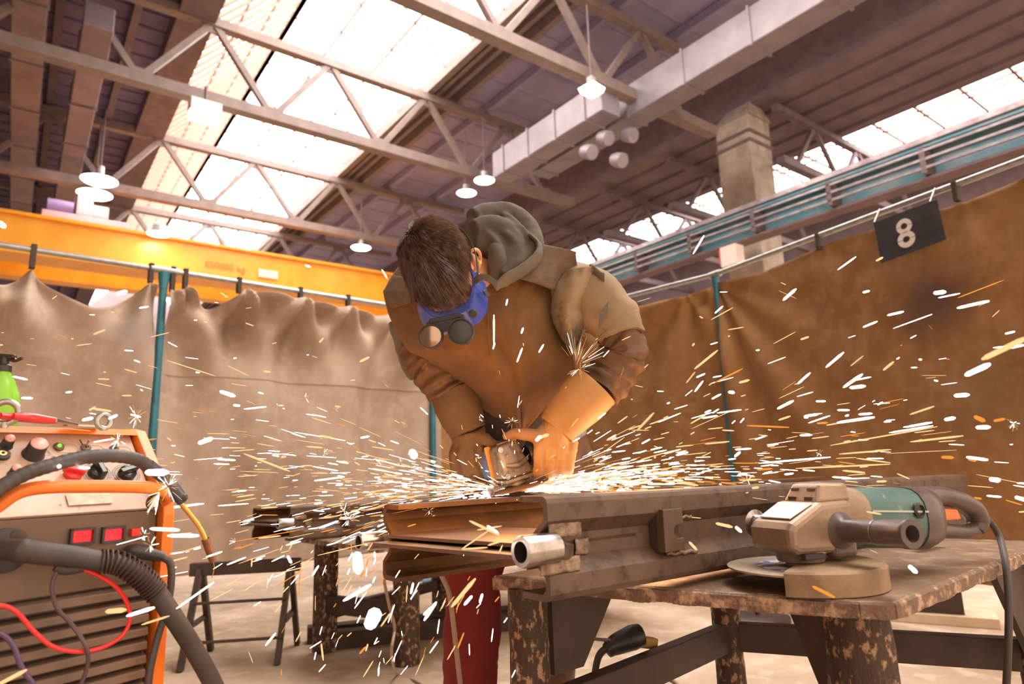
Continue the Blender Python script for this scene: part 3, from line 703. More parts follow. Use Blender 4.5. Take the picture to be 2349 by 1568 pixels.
# ------------------------------------------------------------------ big green grinder on the bench
m_alu = mat('scuffed_cast_aluminium', (.40, .28, .195), .40, .4, col2=(.27, .185, .125), scale=9, col3=(.30, .22, .16), s3=26, lo3=.58, hi3=.72, bump=.2, bscale=80)
m_gteal = mat('teal_plastic', (.05, .13, .12), .42, col2=(.075, .155, .135), scale=10, col3=(.3, .33, .27), s3=35, lo3=.6, hi3=.8)
m_guard = mat('dusty_guard', (.38, .25, .14), .65, .2, col2=(.23, .145, .08), scale=14, bump=.4, bscale=70)
m_grip = mat('worn_grip', (.085, .055, .05), .35, col2=(.13, .09, .08), scale=20)
hc = W(1828, 1200, 1.36); hc.z = .912
tl = W(2245, 1165, 1.60); tl.z = .912
gx = (tl-hc); gx.z = 0; GL = gx.length; gx.normalize(); gy = V((gx.y, -gx.x, 0)); gz = V((0, 0, 1))   # gy points towards the camera
if gy.y > 0: gy = -gy
BG = thing('angle_grinder', V((hc.x, hc.y, ZT)), 'large teal angle grinder with worn black handles lying on the bench corner', 'angle grinder')
def G(a, b_, c_): return hc+gx*a+gy*b_+gz*c_
def sect(b, rings, n=24, pw=2.6):      # rings: (a, ry, rz, cz) super-ellipse sections along the tool
    vs = []; m = len(rings)
    for (a, ry, rz, cz) in rings:
        for j in range(n):
            t_ = 2*PI*j/n; cs, sn = math.cos(t_), math.sin(t_); q = (abs(cs)**pw+abs(sn)**pw)**(-1/pw)
            vs.append(G(a, ry*cs*q, cz+rz*sn*q))
    fs = [(i*n+j, i*n+(j+1) % n, (i+1)*n+(j+1) % n, (i+1)*n+j) for i in range(m-1) for j in range(n)]+[tuple(range(n))[::-1], tuple(range((m-1)*n, m*n))]
    b.add(vs, fs); return b
# gear head: wedge-shaped housing
b = MB()
prof = [(-.078, -.035), (-.078, .004), (-.068, .016), (.01, .052), (.10, .055), (.10, -.05), (-.06, -.045)]
w0 = .058
poly_l = [G(a, -w0, c_) for a, c_ in prof]; poly_r = [G(a, w0, c_) for a, c_ in prof]
n = len(prof); b.add(poly_l+poly_r, [tuple(range(n))[::-1], tuple(range(n, 2*n))]+[(i, (i+1) % n, n+(i+1) % n, n+i) for i in range(n)])
gh = b.build('gear_head', m_alu, BG, bevel=.014, seg=3)
b = MB(); b.hexa([G(.012, -.046, .05), G(.105, -.052, .05), G(.105, .052, .05), G(.012, .046, .05), G(.035, -.036, .088), G(.105, -.046, .088), G(.105, .046, .088), G(.035, .036, .088)])
vt = b.build('vent_hood', m_alu, BG, bevel=.008, seg=3)
for sy in (-.024, .018):
    for k, cz in enumerate((.056, .073)):
        a = .0135+(cz-.05)/.038*.023
        MB().box(G(a+.004, sy+.003, cz), (.012, .019, .011), gx, gy, gz).build('air_slot', m_black, BG)
b = MB(); b.hexa([G(-.06, -.04, .0215), G(0, -.044, .0480), G(0, .044, .0480), G(-.06, .04, .0215), G(-.06, -.04, .0245), G(0, -.044, .0510), G(0, .044, .0510), G(-.06, .04, .0245)])
b.build('name_plate', mat('bare_plate', (.72, .6, .5), .3, .6), BG, bevel=.001)
MB().lathe([(.052, 0), (.054, .012), (.05, .016), (.045, .03), (.03, .033), (.03, .05)], G(0, 0, -.034), -gz, 28).build('bearing_flange', m_alu, BG, smooth=True)
MB().box(G(-.02, .05, -.05), (.05, .012, .012), gx, gy, gz).build('guard_lever', m_black, BG, bevel=.002)
dc = G(.005, 0, -.078)
MB().lathe([(0, 0), (.148, 0), (.149, .0035), (0, .0035)], dc, gz, 48).build('cutting_disc', mat('abrasive_disc', (.40, .30, .22), .85, col2=(.3, .22, .16), scale=60, bump=.3, bscale=300), BG, smooth=True)
MB().lathe([(.055, .0), (.09, .0), (.09, .0008), (.055, .0008)], dc+gz*.0038, gz, 32).build('disc_label', mat('disc_label', (.75, .65, .6), .5, col2=(.2, .2, .45), scale=45, lo=.5, hi=.52, col3=(.7, .2, .12), s3=22), BG)
MB().lathe([(0, .004), (.024, .004), (.024, .012), (.012, .02), (.012, .03), (0, .03)], dc-gz*.0, gz, 20).build('disc_nut', m_bright, BG, smooth=True)
# guard: half drum
cdir = (gy*.86+gx*.5).normalized()
def guard2(dc, r, h, parent, m, axis, fx, half, zt):
    axis = axis.normalized(); fx = (fx-axis*fx.dot(axis)).normalized(); fy = axis.cross(fx); b = MB(); n = 44; ri = .02
    rows = [(ri, zt), (r-.004, zt), (r, zt-.004), (r, zt-h), (r-.005, zt-h), (r-.005, zt-.006), (ri, zt-.005)]
    m_ = len(rows)
    vs = [dc+axis*z+fx*(math.cos(-half+2*half*j/n)*rr)+fy*(math.sin(-half+2*half*j/n)*rr) for rr, z in rows for j in range(n+1)]
    fs = [(i*(n+1)+j, i*(n+1)+j+1, ((i+1) % m_)*(n+1)+j+1, ((i+1) % m_)*(n+1)+j) for i in range(m_) for j in range(n)]
    fs += [tuple(i*(n+1) for i in range(m_)), tuple(i*(n+1)+n for i in range(m_))[::-1]]
    return b.add(vs, fs).build('disc_guard', m, parent, smooth=True)
guard2(dc, .153, .044, BG, m_guard, gz, cdir, PI*.5, .012)
# motor body
sect(MB(), [(.095, .052, .055, .024), (.12, .060, .062, .018), (.15, .060, .062, .014)]).build('gear_case_collar', m_alu, BG, smooth=True)
sect(MB(), [(.13, .058, .060, .015), (.16, .060, .063, .012), (.30, .062, .066, .004), (.335, .058, .064, .002)]).build('motor_housing', m_gteal, BG, smooth=True)
MB().bar(G(.15, .060, .028), G(.32, .063, .018), .004, .004).build('housing_seam', mat('seam_line', (.45, .5, .42), .5), BG)
MB().lathe([(0, .0), (.016, 0), (.017, .006), (.012, .009), (.010, .004), (0, .004)], G(.29, .060, .022), gy, 18).build('brush_cap', m_black, BG, smooth=True)
sect(MB(), [(.32, .062, .068, .002), (.35, .064, .070, 0), (.385, .058, .064, .002), (.40, .045, .05, .005)]).build('rear_collar', m_grip, BG, smooth=True)
# rear D-handle
MB().tube([G(.37, 0, .035), G(.42, 0, .046), G(.50, 0, .036), G(.565, 0, .012), G(.585, 0, -.02), G(.57, 0, -.042)], [.030, .025, .024, .026, .024, .018], 18, sq=(1.1, .9)).build('rear_handle', m_grip, BG, smooth=True)
MB().tube([G(.37, 0, -.03), G(.45, 0, -.034), G(.53, 0, -.042), G(.575, 0, -.038)], [.026, .017, .016, .016], 14).build('handle_bridge', m_grip, BG, smooth=True)
MB().hexa([G(.40, -.012, -.012), G(.51, -.012, -.012), G(.51, .012, -.012), G(.40, .012, -.012), G(.40, -.012, .02), G(.50, -.012, .012), G(.50, .012, .012), G(.40, .012, .02)]).build('trigger', mat('orange_trigger', (.75, .20, .05), .4), BG, bevel=.004)
# side handle
h0 = G(.055, .05, -.005); h1 = W(2092, 1214, 1.165); h1.z = .915
hd_ = (h1-h0).normalized()
MB().lathe([(.036, -.01), (.036, .012), (.026, .02), (.0215, .026), (.0225, .09), (.0238, .13), (.0238, (h1-h0).length-.012), (.0265, (h1-h0).length-.004), (.0255, (h1-h0).length), (.015, (h1-h0).length), (.014, (h1-h0).length-.03), (0, (h1-h0).length-.03)], h0, hd_, 26).build('side_handle', m_grip, BG, smooth=True)
MB().lathe([(.0245, 0), (.0245, .002)], h0+hd_*((h1-h0).length*.58), hd_, 26).build('handle_ring', m_bright, BG)
MB().box(G(.065, .045, -.025), (.07, .03, .07), gx, gy, gz).build('handle_boss', m_grip, BG, bevel=.012, seg=3)
MB().lathe([(.018, 0), (.02, .004), (.02, .03), (.03, .034), (0, .04)], G(-.03, -.05, .005), -gy, 20).build('far_cap', m_bright, BG, smooth=True)
MB().tube([G(.583, 0, .0), G(.60, 0, 0.004), G(.61, 0, 0)], [.013, .012, .009], 12).build('cable_boot', m_grip, BG, smooth=True)
MB().tube([G(.605, 0, 0), W(2290, 1225, 1.60), W(2308, 1300, 1.52), W(2314, 1400, 1.48), W(2312, 1500, 1.46), W(2306, 1620, 1.46)], .0078, 12).build('power_cord', m_cabd, BG, smooth=True)
tt = thing('tube_spanner', OZ(2140, 1236, ZT), 'short steel tube spanner lying beside the grinder handle on the bench', 'spanner')
MB().lathe([(.010, 0), (.014, 0), (.014, .13), (.018, .135), (.018, .15), (.010, .15), (.010, 0)], W(2100, 1242, 1.75)+V((0, 0, .0)), (W(2190, 1213, 1.9)-W(2100, 1242, 1.75)), 16).build('tube', m_bright, tt, smooth=True)
# ------------------------------------------------------------------ welding machine
m_or = mat('orange_enamel', (.90, .22, .02), .32, col2=(.75, .17, .02), scale=6, col3=(.25, .08, .03), s3=45, lo3=.66, hi3=.74)
m_cp = mat('scuffed_white_panel', (.66, .48, .38), .5, col2=(.48, .32, .23), scale=9, col3=(.20, .13, .10), s3=38, lo3=.62, hi3=.72, bump=.05)
m_fas = mat('brown_grey_fascia', (.17, .105, .07), .5, .2, col2=(.125, .078, .05), scale=6, bump=.05)
m_louv = mat('louver_steel', (.20, .125, .088), .45, .3, col2=(.14, .088, .062), scale=5)
R0 = W(356, 1300, 1.28); R0.z = 0
WS = V((-.56, -.83, 0)).normalized(); WN = V((.83, -.56, 0)).normalized(); WZ = V((0, 0, 1))
def FP(px, py, off=0):
    r = V(ray(px, py)); o = R0+WN*off; t_ = (o-V(C0)).dot(WN)/r.dot(WN); return V(C0)+r*t_
zc = FP(355, 1168).z; zt_ = zc+.154; BK = .13
SN = (WN*.154+WZ*BK).normalized()       # normal of the slanted control panel
SU = (WZ*.154-WN*BK).normalized()
def SP(px, py, off=0):
    r = V(ray(px, py)); o = V((R0.x, R0.y, zc))+SN*off; t_ = (o-V(C0)).dot(SN)/r.dot(SN); return V(C0)+r*t_
def WPt(s, n_, z): return R0+WS*s+WN*n_+WZ*z
WW = .62
WM = thing('welding_machine', WPt(.3, -.25, 0), 'orange welding machine with a scuffed control panel and red digital displays at the left edge', 'welding machine')
prof = [(-.50, .04), (-.01, .04), (-.01, zc), (-.01-BK, zt_), (-.50, zt_)]
MB().prism(prof, WPt(.004, 0, 0), WN, WZ, WS*(WW-.008)).build('cabinet', m_fas, WM)
zl = FP(322, 1336).z
for nm, s0 in (('side_plate', -.022), ('side_plate', WW)):
    pf = [(-.52, .0), (.018, .0), (.018, zc-.01), (.012, zc+.02), (-BK+.014, zt_+.006), (-BK-.02, zt_+.012), (-.52, zt_+.012)]
    MB().prism(pf, WPt(s0, 0, 0), WN, WZ, WS*.022).build(nm, m_or, WM, bevel=.002)
MB().prism([(-.50, 0), (.018-BK, 0), (.024-BK, -.004), (.018-BK, .008), (-.50, .008)], WPt(0, 0, zt_), WN, WZ, WS*WW).build('top_plate', m_or, WM)
a0 = WPt(.004, -.004, zc)
b = MB(); H_ = math.hypot(.154, BK)
b.box(a0+WS*(WW/2-.004)+SU*(H_/2-.002), (WW-.01, H_-.008, .006), WS, SU, SN); b.build('control_panel', m_cp, WM, bevel=.001)
MB().box(WPt(WW/2, -.003, (zc+zl)/2), (WW-.01, .006, zc-zl-.004), WS, WN, WZ).build('fascia', m_fas, WM, bevel=.001)
b = MB(); z = zl-.012
while z > .12:       # slanted louvres
    b.hexa([WPt(s, n_, zz) for n_, zz in ((-.012, z+.012), (.010, z-.007)) for s, zz_ in ((.01, 0), (WW-.01, 0))][:4] and
           [WPt(.01, -.012, z-.004), WPt(WW-.01, -.012, z-.004), WPt(WW-.01, .012, z-.010), WPt(.01, .012, z-.010), WPt(.01, -.012, z+.012), WPt(WW-.01, -.012, z+.012), WPt(WW-.01, .010, z+.004), WPt(.01, .010, z+.004)])
    z -= .0245
b.build('louvre_grille', m_louv, WM, bevel=.002)
MB().box(WPt(WW/2, -.008, .5*(zl+.05)), (WW-.02, .004, zl-.06), WS, WN, WZ).build('grille_backing', m_black, WM)
# controls
m_cap = mat('pink_knob_cap', (.85, .42, .36), .35); m_kred = mat('red_knob', (.75, .03, .03), .35); m_kn = mat('glossy_black_knob', (.02, .02, .02), .18)
def knob(px, py, r, h, capc=m_cap, name='knob'):
    c = SP(px, py)
    o = MB().lathe([(r*1.15, 0), (r*1.1, h*.1), (r, h*.2), (r*.92, h*.92), (r*.8, h), (0, h)], c, SN, 20).build(name, m_black, WM, smooth=True)
    MB().lathe([(r*.86, 0), (r*.84, .002), (r*.6, .005), (0, .007)], c+SN*(h-.001), SN, 20).build('knob_cap', capc, o, smooth=True)
knob(14, 1022, .0095, .020); knob(76, 1042, .0165, .030); knob(30, 1088, .0085, .018)
def pointer(px, py, r, h, m, ang):
    c = SP(px, py); x, y, d = SN.cross(WZ).normalized(), SU, SN
    u_ = (x*math.cos(ang)+y*math.sin(ang)); v_ = SN.cross(u_)
    o = MB().lathe([(r, 0), (r*.95, h*.45), (r*.6, h*.55), (0, h*.55)], c, SN, 20).build('rotary_switch', m, WM, smooth=True)
    MB().hexa([c+u_*(s*r*1.05)+v_*(t_*r*.34)+SN*zz for zz, in ((h*.4,), (h,)) for s, t_ in ((-1, -1), (1.25, -1), (1.25, 1), (-1, 1))]).build('pointer', m, o, bevel=.002)
    return c
pointer(166, 1090, .0155, .022, m_kred, .35); pointer(222, 1086, .0165, .024, m_kn, 1.4); pointer(290, 1088, .0165, .022, m_kn, -.35)
for px, py in ((222, 1086), (290, 1088)):
    for rr in (.021, .025):
        MB().lathe([(rr, 0), (rr+.0008, 0), (rr+.0008, .0006), (rr, .0006)], SP(px, py, .003), SN, 30).build('dial_ring', m_black, WM)
for px, py, m_ in ((134, 1026, emis('green_led', (.2, 1, .05), 1.6)), (196, 1028, None), (261, 1031, None)):
    c = SP(px, py)
    o = MB().lathe([(.0095, 0), (.009, .004), (.0065, .006), (.0045, .006), (.0045, .004), (0, .004)], c, SN, 20).build('indicator_bezel', m_fas, WM, smooth=True)
    if m_: MB().ball(c+SN*.006, .0036, 12).build('led', m_, o, smooth=True)
    else:
        MB().tube([c+SN*.003, c+SN*.016+WZ*.006], .0022, 8, smooth=False).build('toggle_lever', m_bright, o, smooth=True)
MB().tube([SP(193, 1026, .004), SP(183, 1008, .006)], .0012, 6, smooth=False).build('toggle_wire', m_black, WM)
def capsule_line(px, py, w_, h_):
    c = SP(px, py, .0032); x = WS*-1; b = MB(); pts = []
    for k in range(33):
        a = 2*PI*k/32; cs, sn = math.cos(a), math.sin(a)
        pts.append(c+x*((w_/2-h_/2)*(1 if cs > 0 else -1)+h_/2*cs)+SU*(h_/2*sn))
    b.tube(pts, .0006, 4, smooth=False, caps=False); b.build('printed_outline', mat('panel_print', (.25, .15, .11), .6), WM)
for px, py in ((152, 1028), (212, 1031), (276, 1034)): capsule_line(px, py, .042, .023)
c = SP(206, 1143, .003); MB().box(c, (.075, .026, .0012), WS, SU, SN).build('worn_label', mat('worn_label_paper', (.88, .68, .5), .6, col2=(.6, .42, .3), scale=40), WM)
c = SP(4, 1044); MB().lathe([(.013, 0), (.012, .006), (.007, .006), (.007, .002), (0, .002)], c, SN, 20).build('socket', m_black, WM, smooth=True)
MB().lathe([(.005, .002), (.006, .007), (.003, .007), (.003, .002)], c, SN, 16).build('socket_ring', mat('brass_ring', (.7, .5, .2), .3, .8), WM, smooth=True)
m_red = emis('red_display_digits', (1, .05, .05), 1.4); m_rdb = mat('red_display_glass', (.45, .0, .01), .25, emit=(1, 0, .02), estr=.35)
for px, py in ((187, 1229), (258, 1225)):
    c = FP(px, py); o = MB()
    for s_, z_, w_, h_ in ((-.0185, 0, .004, .028), (.0185, 0, .004, .028), (0, .0125, .04, .004), (0, -.0125, .04, .004)): o.box(c+WS*s_+WZ*z_+WN*.003, (w_, .009, h_), WS, WN, WZ)
    o = o.build('display_bezel', m_black, WM)
    MB().box(c+WN*.001, (.034, .003, .022), WS, WN, WZ).build('display_glass', m_rdb, o)
    dg = MB(); X = -WS
    for k in (-1, 0, 1):
        q = c+X*(k*.0095)+WN*.0033
        for a_, b_ in (((-.003, -.007), (-.003, -.0008)), ((-.003, .0008), (-.003, .007)), ((.003, -.007), (.003, -.0008)), ((.003, .0008), (.003, .007)), ((-.0024, .0078), (.0024, .0078)), ((-.0024, -.0078), (.0024, -.0078))):
            dg.bar(q+X*a_[0]+WZ*a_[1], q+X*b_[0]+WZ*b_[1], .0012, .0012)
    dg.build('digits', m_red, o)
c = FP(307, 1220); o = MB().box(c+WN*.004, (.016, .010, .014), WS, WN, WZ).build('red_button', m_kred, WM, bevel=.001)
# orange bumper bar
ob = thing_bar = MB().tube([FP(-90, 1215, .05), FP(-10, 1163, .06), FP(40, 1130, .065), FP(100, 1117, .068), FP(200, 1115, .068), FP(330, 1117, .066), FP(375, 1126, .06), FP(386, 1140, .035), FP(372, 1150, .012)], .0112, 18, k=8).build('bumper_bar', m_or, WM, smooth=True)
MB().lathe([(.015, 0), (.015, .006), (.0, .006)], FP(352, 1152, .016), WN, 18).build('bar_mount', m_dark, WM)
# eye bolts
def eye(px, py, r, t_, tilt):
    c = W(px, py, 1.16 if px < 100 else 1.27); x = (V((1, 0, 0))*math.cos(tilt)+V((0, 1, 0))*math.sin(tilt)); pts = [c+x*(r*math.cos(a))+WZ*(r*1.05*math.sin(a)) for a in np.linspace(0, 2*PI, 25)]
    o = MB().tube(pts, t_, 10, caps=False, smooth=False).build('eye_bolt', m_pipe, WM, smooth=True)
    MB().tube([c-WZ*r*.9, V((c.x, c.y, zt_))], t_*1.1, 10, smooth=False).build('shank', m_pipe, o, smooth=True)
eye(13, 946, .0185, .0055, .5); eye(238, 966, .0125, .0050, 1.0)
# connectors
MB().lathe([(0, 0), (.036, 0), (.036, .008), (.022, .012), (0, .012)], FP(10, 1262), WN, 26).build('torch_socket', m_black, WM, smooth=True)
MB().lathe([(0, 0), (.012, 0), (.012, .008), (0, .012)], FP(37, 1231, .004), WN, 14).build('locking_screw', m_dark, WM, smooth=True)
# things hanging on the machine
TH = thing('torch_connector', FP(110, 1272, .05), 'black torch plug with spring guard and thick hose running down from the machine', 'welding hose')
def pulled(px, py, off): return FP(px, py, off)
MB().tube([FP(4, 1258, .02), FP(50, 1262, .045), FP(60, 1263, .046), FP(110, 1270, .055), FP(170, 1276, .062), FP(236, 1288, .07)], [.016, .019, .0185, .0185, .0175, .017], 18).build('plug_sleeve', m_blackr, TH, smooth=True)
MB().tube([FP(128, 1298, .052), FP(150, 1306, .055), FP(190, 1300, .06)], .009, 10).build('cable_clamp', m_blackr, TH, smooth=True)
sp = smooth_path([FP(228, 1287, .07), FP(270, 1290, .078), FP(310, 1312, .085), FP(340, 1338, .09), FP(362, 1362, .095)], 10)
pts = []; x = None; M_ = 14*17
for i in range(M_):
    t_ = i/(M_-1)*(len(sp)-1); k = min(int(t_), len(sp)-2); p = sp[k]+(sp[k+1]-sp[k])*(t_-k); d = (sp[k+1]-sp[k]).normalized()
    x, y, _ = frame_of(d); a = i/14*2*PI; pts.append(p+(x*math.cos(a)+y*math.sin(a))*.0195)
MB().tube(pts, .0021, 6, smooth=False).build('spring_guard', m_dark, TH, smooth=True)
MB().tube([FP(228, 1287, .07), FP(270, 1290, .078), FP(310, 1312, .085), FP(342, 1340, .09), FP(362, 1362, .095), FP(400, 1418, .10), FP(440, 1480, .10), FP(485, 1560, .10), FP(530, 1660, .09)], [.014, .014, .014, .0155, .0165, .0165, .0165, .0165, .0165], 18).build('hose', m_blackr, TH, smooth=True)
m_rc = mat('red_cable', (.75, .03, .03), .35); m_pc = mat('purple_cable', (.10, .06, .12), .4); m_dc = mat('dark_violet_cable', (.10, .06, .07), .4)
cable('control_cable', [FP(186, 1302, .06), FP(232, 1322, .065), FP(275, 1355, .068), FP(298, 1405, .068), FP(286, 1450, .066), FP(245, 1480, .062), FP(188, 1494, .058), FP(125, 1484, .05), (FP(78, 1448, .045)), FP(40, 1405, .04), FP(0, 1388, .04), FP(-70, 1400, .04)], .0037, m_rc, 'bright red cable looping below the torch plug in front of the louvres')
cable('control_cable', [FP(133, 1306, .055), FP(119, 1342, .05), FP(130, 1392, .048), (FP(165, 1432, .05)), FP(197, 1482, .066), FP(201, 1525, .06), FP(180, 1580, .05), FP(150, 1640, .05)], .0036, m_dc, 'dark cable dropping in an S-curve from the torch plug across the louvres')
cable('control_cable', [FP(-60, 1440, .03), FP(0, 1452, .035), FP(30, 1480, .04), FP(50, 1530, .045), FP(80, 1575, .05), FP(120, 1640, .05)], .004, m_pc, 'purple-black cable in the lowest left corner of the louvres')
EP = thing('earth_plug', FP(320, 1270, .03), 'black cable plug at the machine\'s lower right with its lead bending down', 'cable plug')
MB().tube([FP(292, 1266, .008), FP(310, 1264, .02), FP(345, 1270, .034), FP(376, 1277, .045)], [.012, .0135, .012, .0085], 14).build('plug', m_black, EP, smooth=True)
MB().tube([FP(372, 1277, .043), FP(390, 1290, .048), FP(393, 1330, .048), FP(384, 1390, .045), FP(362, 1460, .045), FP(345, 1530, .045), FP(335, 1600, .045)], .0068, 12).build('lead', m_cabd, EP, smooth=True)
TG = thing('welding_torch', FP(300, 1050, .08), 'welding torch with brown hose and golden neck laid over the orange bar', 'welding torch')
MB().tube([FP(-90, 1215, .085), FP(-20, 1135, .085), FP(50, 1090, .085), FP(120, 1066, .082), FP(190, 1049, .078), FP(260, 1045, .074), FP(315, 1054, .068), FP(345, 1072, .066)], .0118, 16, k=10, fold=lambda s_, a_: 1+.05*math.sin(s_*160)).build('hose', m_blackr, TG, smooth=True)
m_th = mat('blue_black_torch_grip', (.06, .06, .085), .4)
MB().tube([FP(340, 1068, .066), FP(372, 1092, .062), FP(400, 1122, .06), FP(419, 1148, .058)], [.0125, .0115, .0125, .0115], 16).build('grip', m_th, TG, smooth=True)
MB().ball(FP(421, 1140, .066), .008, 12).build('trigger', m_black, TG, smooth=True)
m_neck = mat('golden_neck', (.75, .42, .12), .28, .7)
MB().tube([FP(408, 1146, .058), FP(430, 1172, .058), FP(455, 1205, .058), FP(468, 1230, .058), FP(473, 1245, .058)], .0052, 12).build('neck', m_neck, TG, smooth=True)
MB().lathe([(.0075, 0), (.008, .004), (.008, .010), (.0075, .013), (.0078, .014), (.0072, .048), (.0055, .048), (.005, .03), (0, .03)], FP(471, 1236, .058), FP(490, 1290, .058)-FP(471, 1236, .058), 18).build('nozzle', mat('sooty_copper', (.22, .10, .06), .5, .6), TG, smooth=True)
MB().tube([FP(490, 1288, .058), FP(491, 1305, .058), FP(486, 1325, .058)], .0008, 5).build('wire', m_neck, TG)
# tool and bottle on top
zt2 = zt_+.008
def on_top(px, D): 
    q = W(px, 970, D); q.z = zt2; return q
T1 = thing('side_cutters', on_top(80, 1.20), 'red-handled pliers lying on top of the welding machine between the eye bolts', 'pliers')
a_ = on_top(22, 1.16)+WZ*.012; c_ = on_top(122, 1.24)+WZ*.010; dd = (c_-a_).normalized()
MB().tube([a_-dd*.02, a_+dd*.01, a_+dd*.06, c_], [.007, .0095, .0095, .007], 12, sq=(1.2, .8)).build('handle', mat('red_grip', (.72, .04, .04), .3), T1, smooth=True)
MB().tube([a_-dd*.0+WN*.014, a_+dd*.03+WN*.02, c_+WN*.004], [.006, .008, .006], 12).build('handle', mat('red_grip', (.7, .05, .05), .3), T1, smooth=True)
MB().bar(c_-dd*.004, c_+dd*.05-WZ*.004, .022, .009, w2=.012, h2=.006).build('jaws', m_bright, T1, bevel=.002)
T2 = thing('steel_scraper', on_top(190, 1.28), 'flat steel blade lying on the welding machine next to the small eye bolt', 'scraper')
MB().bar(on_top(150, 1.27)+WZ*.004, on_top(226, 1.33)+WZ*.004, .016, .004).build('blade', m_pipe, T2)
bc = on_top(-6, 1.32)
SB = thing('spray_bottle', bc, 'green spray bottle with a black trigger head standing on the welding machine', 'spray bottle')
MB().lathe([(0, 0), (.031, 0), (.034, .006), (.034, .05), (.031, .075), (.022, .1), (.0125, .118), (.0125, .124), (0, .124)], bc, WZ, 24).build('bottle', mat('green_plastic', (.25, .62, .04), .25, trans=.15), SB, smooth=True)
MB().lathe([(0, 0), (.014, 0), (.014, .012), (.008, .016), (.008, .03), (0, .03)], bc+WZ*.12, WZ, 18).build('cap', m_black, SB, smooth=True)
MB().bar(bc+WZ*.153-V((.03, 0, 0)), bc+WZ*.150+V((.022, 0, 0)), .014, .014, w2=.012, h2=.008).build('spray_head', m_black, SB, bevel=.003)
MB().tube([bc+WZ*.146+V((.008, 0, 0)), bc+WZ*.142+V((.022, 0, 0)), bc+WZ*.147+V((.036, 0, 0))], .0035, 8).build('trigger', m_black, SB, smooth=True)
# ------------------------------------------------------------------ the man
m_skin = mat('skin', (.72, .36, .22), .5, col2=(.62, .28, .17), scale=14, bump=.06, bscale=200)
m_skin.node_tree.nodes['Principled BSDF'].inputs['Subsurface Weight'].default_value = .12
m_skin.node_tree.nodes['Principled BSDF'].inputs['Subsurface Radius'].default_value = (.02, .008, .004)
m_hair = mat('dark_brown_hair', (.060, .028, .018), .5, col2=(.17, .09, .055), scale=55)
m_suede = mat('rust_brown_suede', (.185, .080, .015), .95, col2=(.125, .053, .010), scale=9, col3=(.07, .032, .012), s3=3.6, lo3=.50, hi3=.72, bump=.5, bscale=420, bdist=.0015, sheen=.12)
m_patch = mat('grey_brown_suede', (.165, .098, .050), .95, col2=(.115, .068, .036), scale=30, bump=.8, bscale=380, bdist=.002, sheen=.12)
m_olive = mat('olive_grey_cotton', (.155, .125, .09), .85, col2=(.11, .09, .068), scale=6, bump=.25, bscale=500, bdist=.0008, sheen=.05)
m_hood = mat('dark_olive_hood', (.098, .074, .052), .85, col2=(.07, .053, .038), scale=8, bump=.25, bscale=500, bdist=.0008, sheen=.05)
m_khaki = mat('faded_khaki_cotton', (.36, .25, .14), .85, col2=(.27, .185, .105), scale=5, col3=(.22, .17, .13), s3=4, lo3=.56, hi3=.70, bump=.25, bscale=500, bdist=.0008)
m_brl = mat('scorched_brown_leather', (.15, .068, .026), .6, col2=(.085, .038, .016), scale=12, col3=(.24, .135, .07), s3=22, lo3=.6, hi3=.75, bump=.3, bscale=150)
m_gl = mat('tan_glove_leather', (.44, .235, .085), .55, col2=(.35, .175, .06), scale=7, col3=(.35, .17, .06), s3=60, lo3=.68, hi3=.75, bump=.2, bscale=260, bdist=.001)
m_glr = mat('worn_brown_glove', (.13, .062, .016), .7, col2=(.085, .040, .011), scale=9, bump=.3, bscale=200, bdist=.002)
m_glp = mat('pinkish_glove_back', (.33, .17, .08), .7, col2=(.25, .125, .055), scale=8, bump=.3, bscale=240, bdist=.001)
m_redt = mat('dark_red_cotton', (.20, .016, .012), .85, col2=(.14, .011, .009), scale=6, bump=.2, bscale=400, bdist=.001)
m_in = mat('dark_jacket_lining', (.045, .03, .025), .9)  # jacket in shade, the darkness painted in

MAN = thing('person', W(1180, 1700, 2.25)*1.0, 'man in suede apron, long leather gloves and flipped-up goggles bending over the frame', 'person')
MAN.location.z = 0
def disp(o, strength, scale, typ='CLOUDS', depth=2):
    t_ = bpy.data.textures.new('crumple', typ); t_.noise_scale = scale
    if hasattr(t_, 'noise_depth'): t_.noise_depth = depth
    q = o.modifiers.new('crumple', 'DISPLACE'); q.texture = t_; q.strength = strength; q.mid_level = .5; q.texture_coords = 'GLOBAL'
    return o
# head axes
Hc = W(1007, 617, 1.60)
cvw = (V(C0)-Hc).normalized(); RI = V(RC@np.array([1, 0, 0])); DN = V(RC@np.array([0, 1, 0])); DN = (DN-cvw*DN.dot(cvw)).normalized(); RI = (RI-cvw*RI.dot(cvw)).normalized()
rl_ = math.radians(18); hl = (RI*math.cos(rl_)-DN*math.sin(rl_)); dn2 = (DN*math.cos(rl_)+RI*math.sin(rl_))
hl = (hl*.99+cvw*.10).normalized(); th = math.radians(36)
hf = dn2*math.cos(th)+cvw*math.sin(th); hf = (hf-hl*hf.dot(hl)).normalized(); hu = hl.cross(hf)*-1
if hu.dot(cvw) < 0: hu = -hu
def Hd(l, f, u): return Hc+hl*l+hf*f+hu*u
AX = (hl, hf, hu)
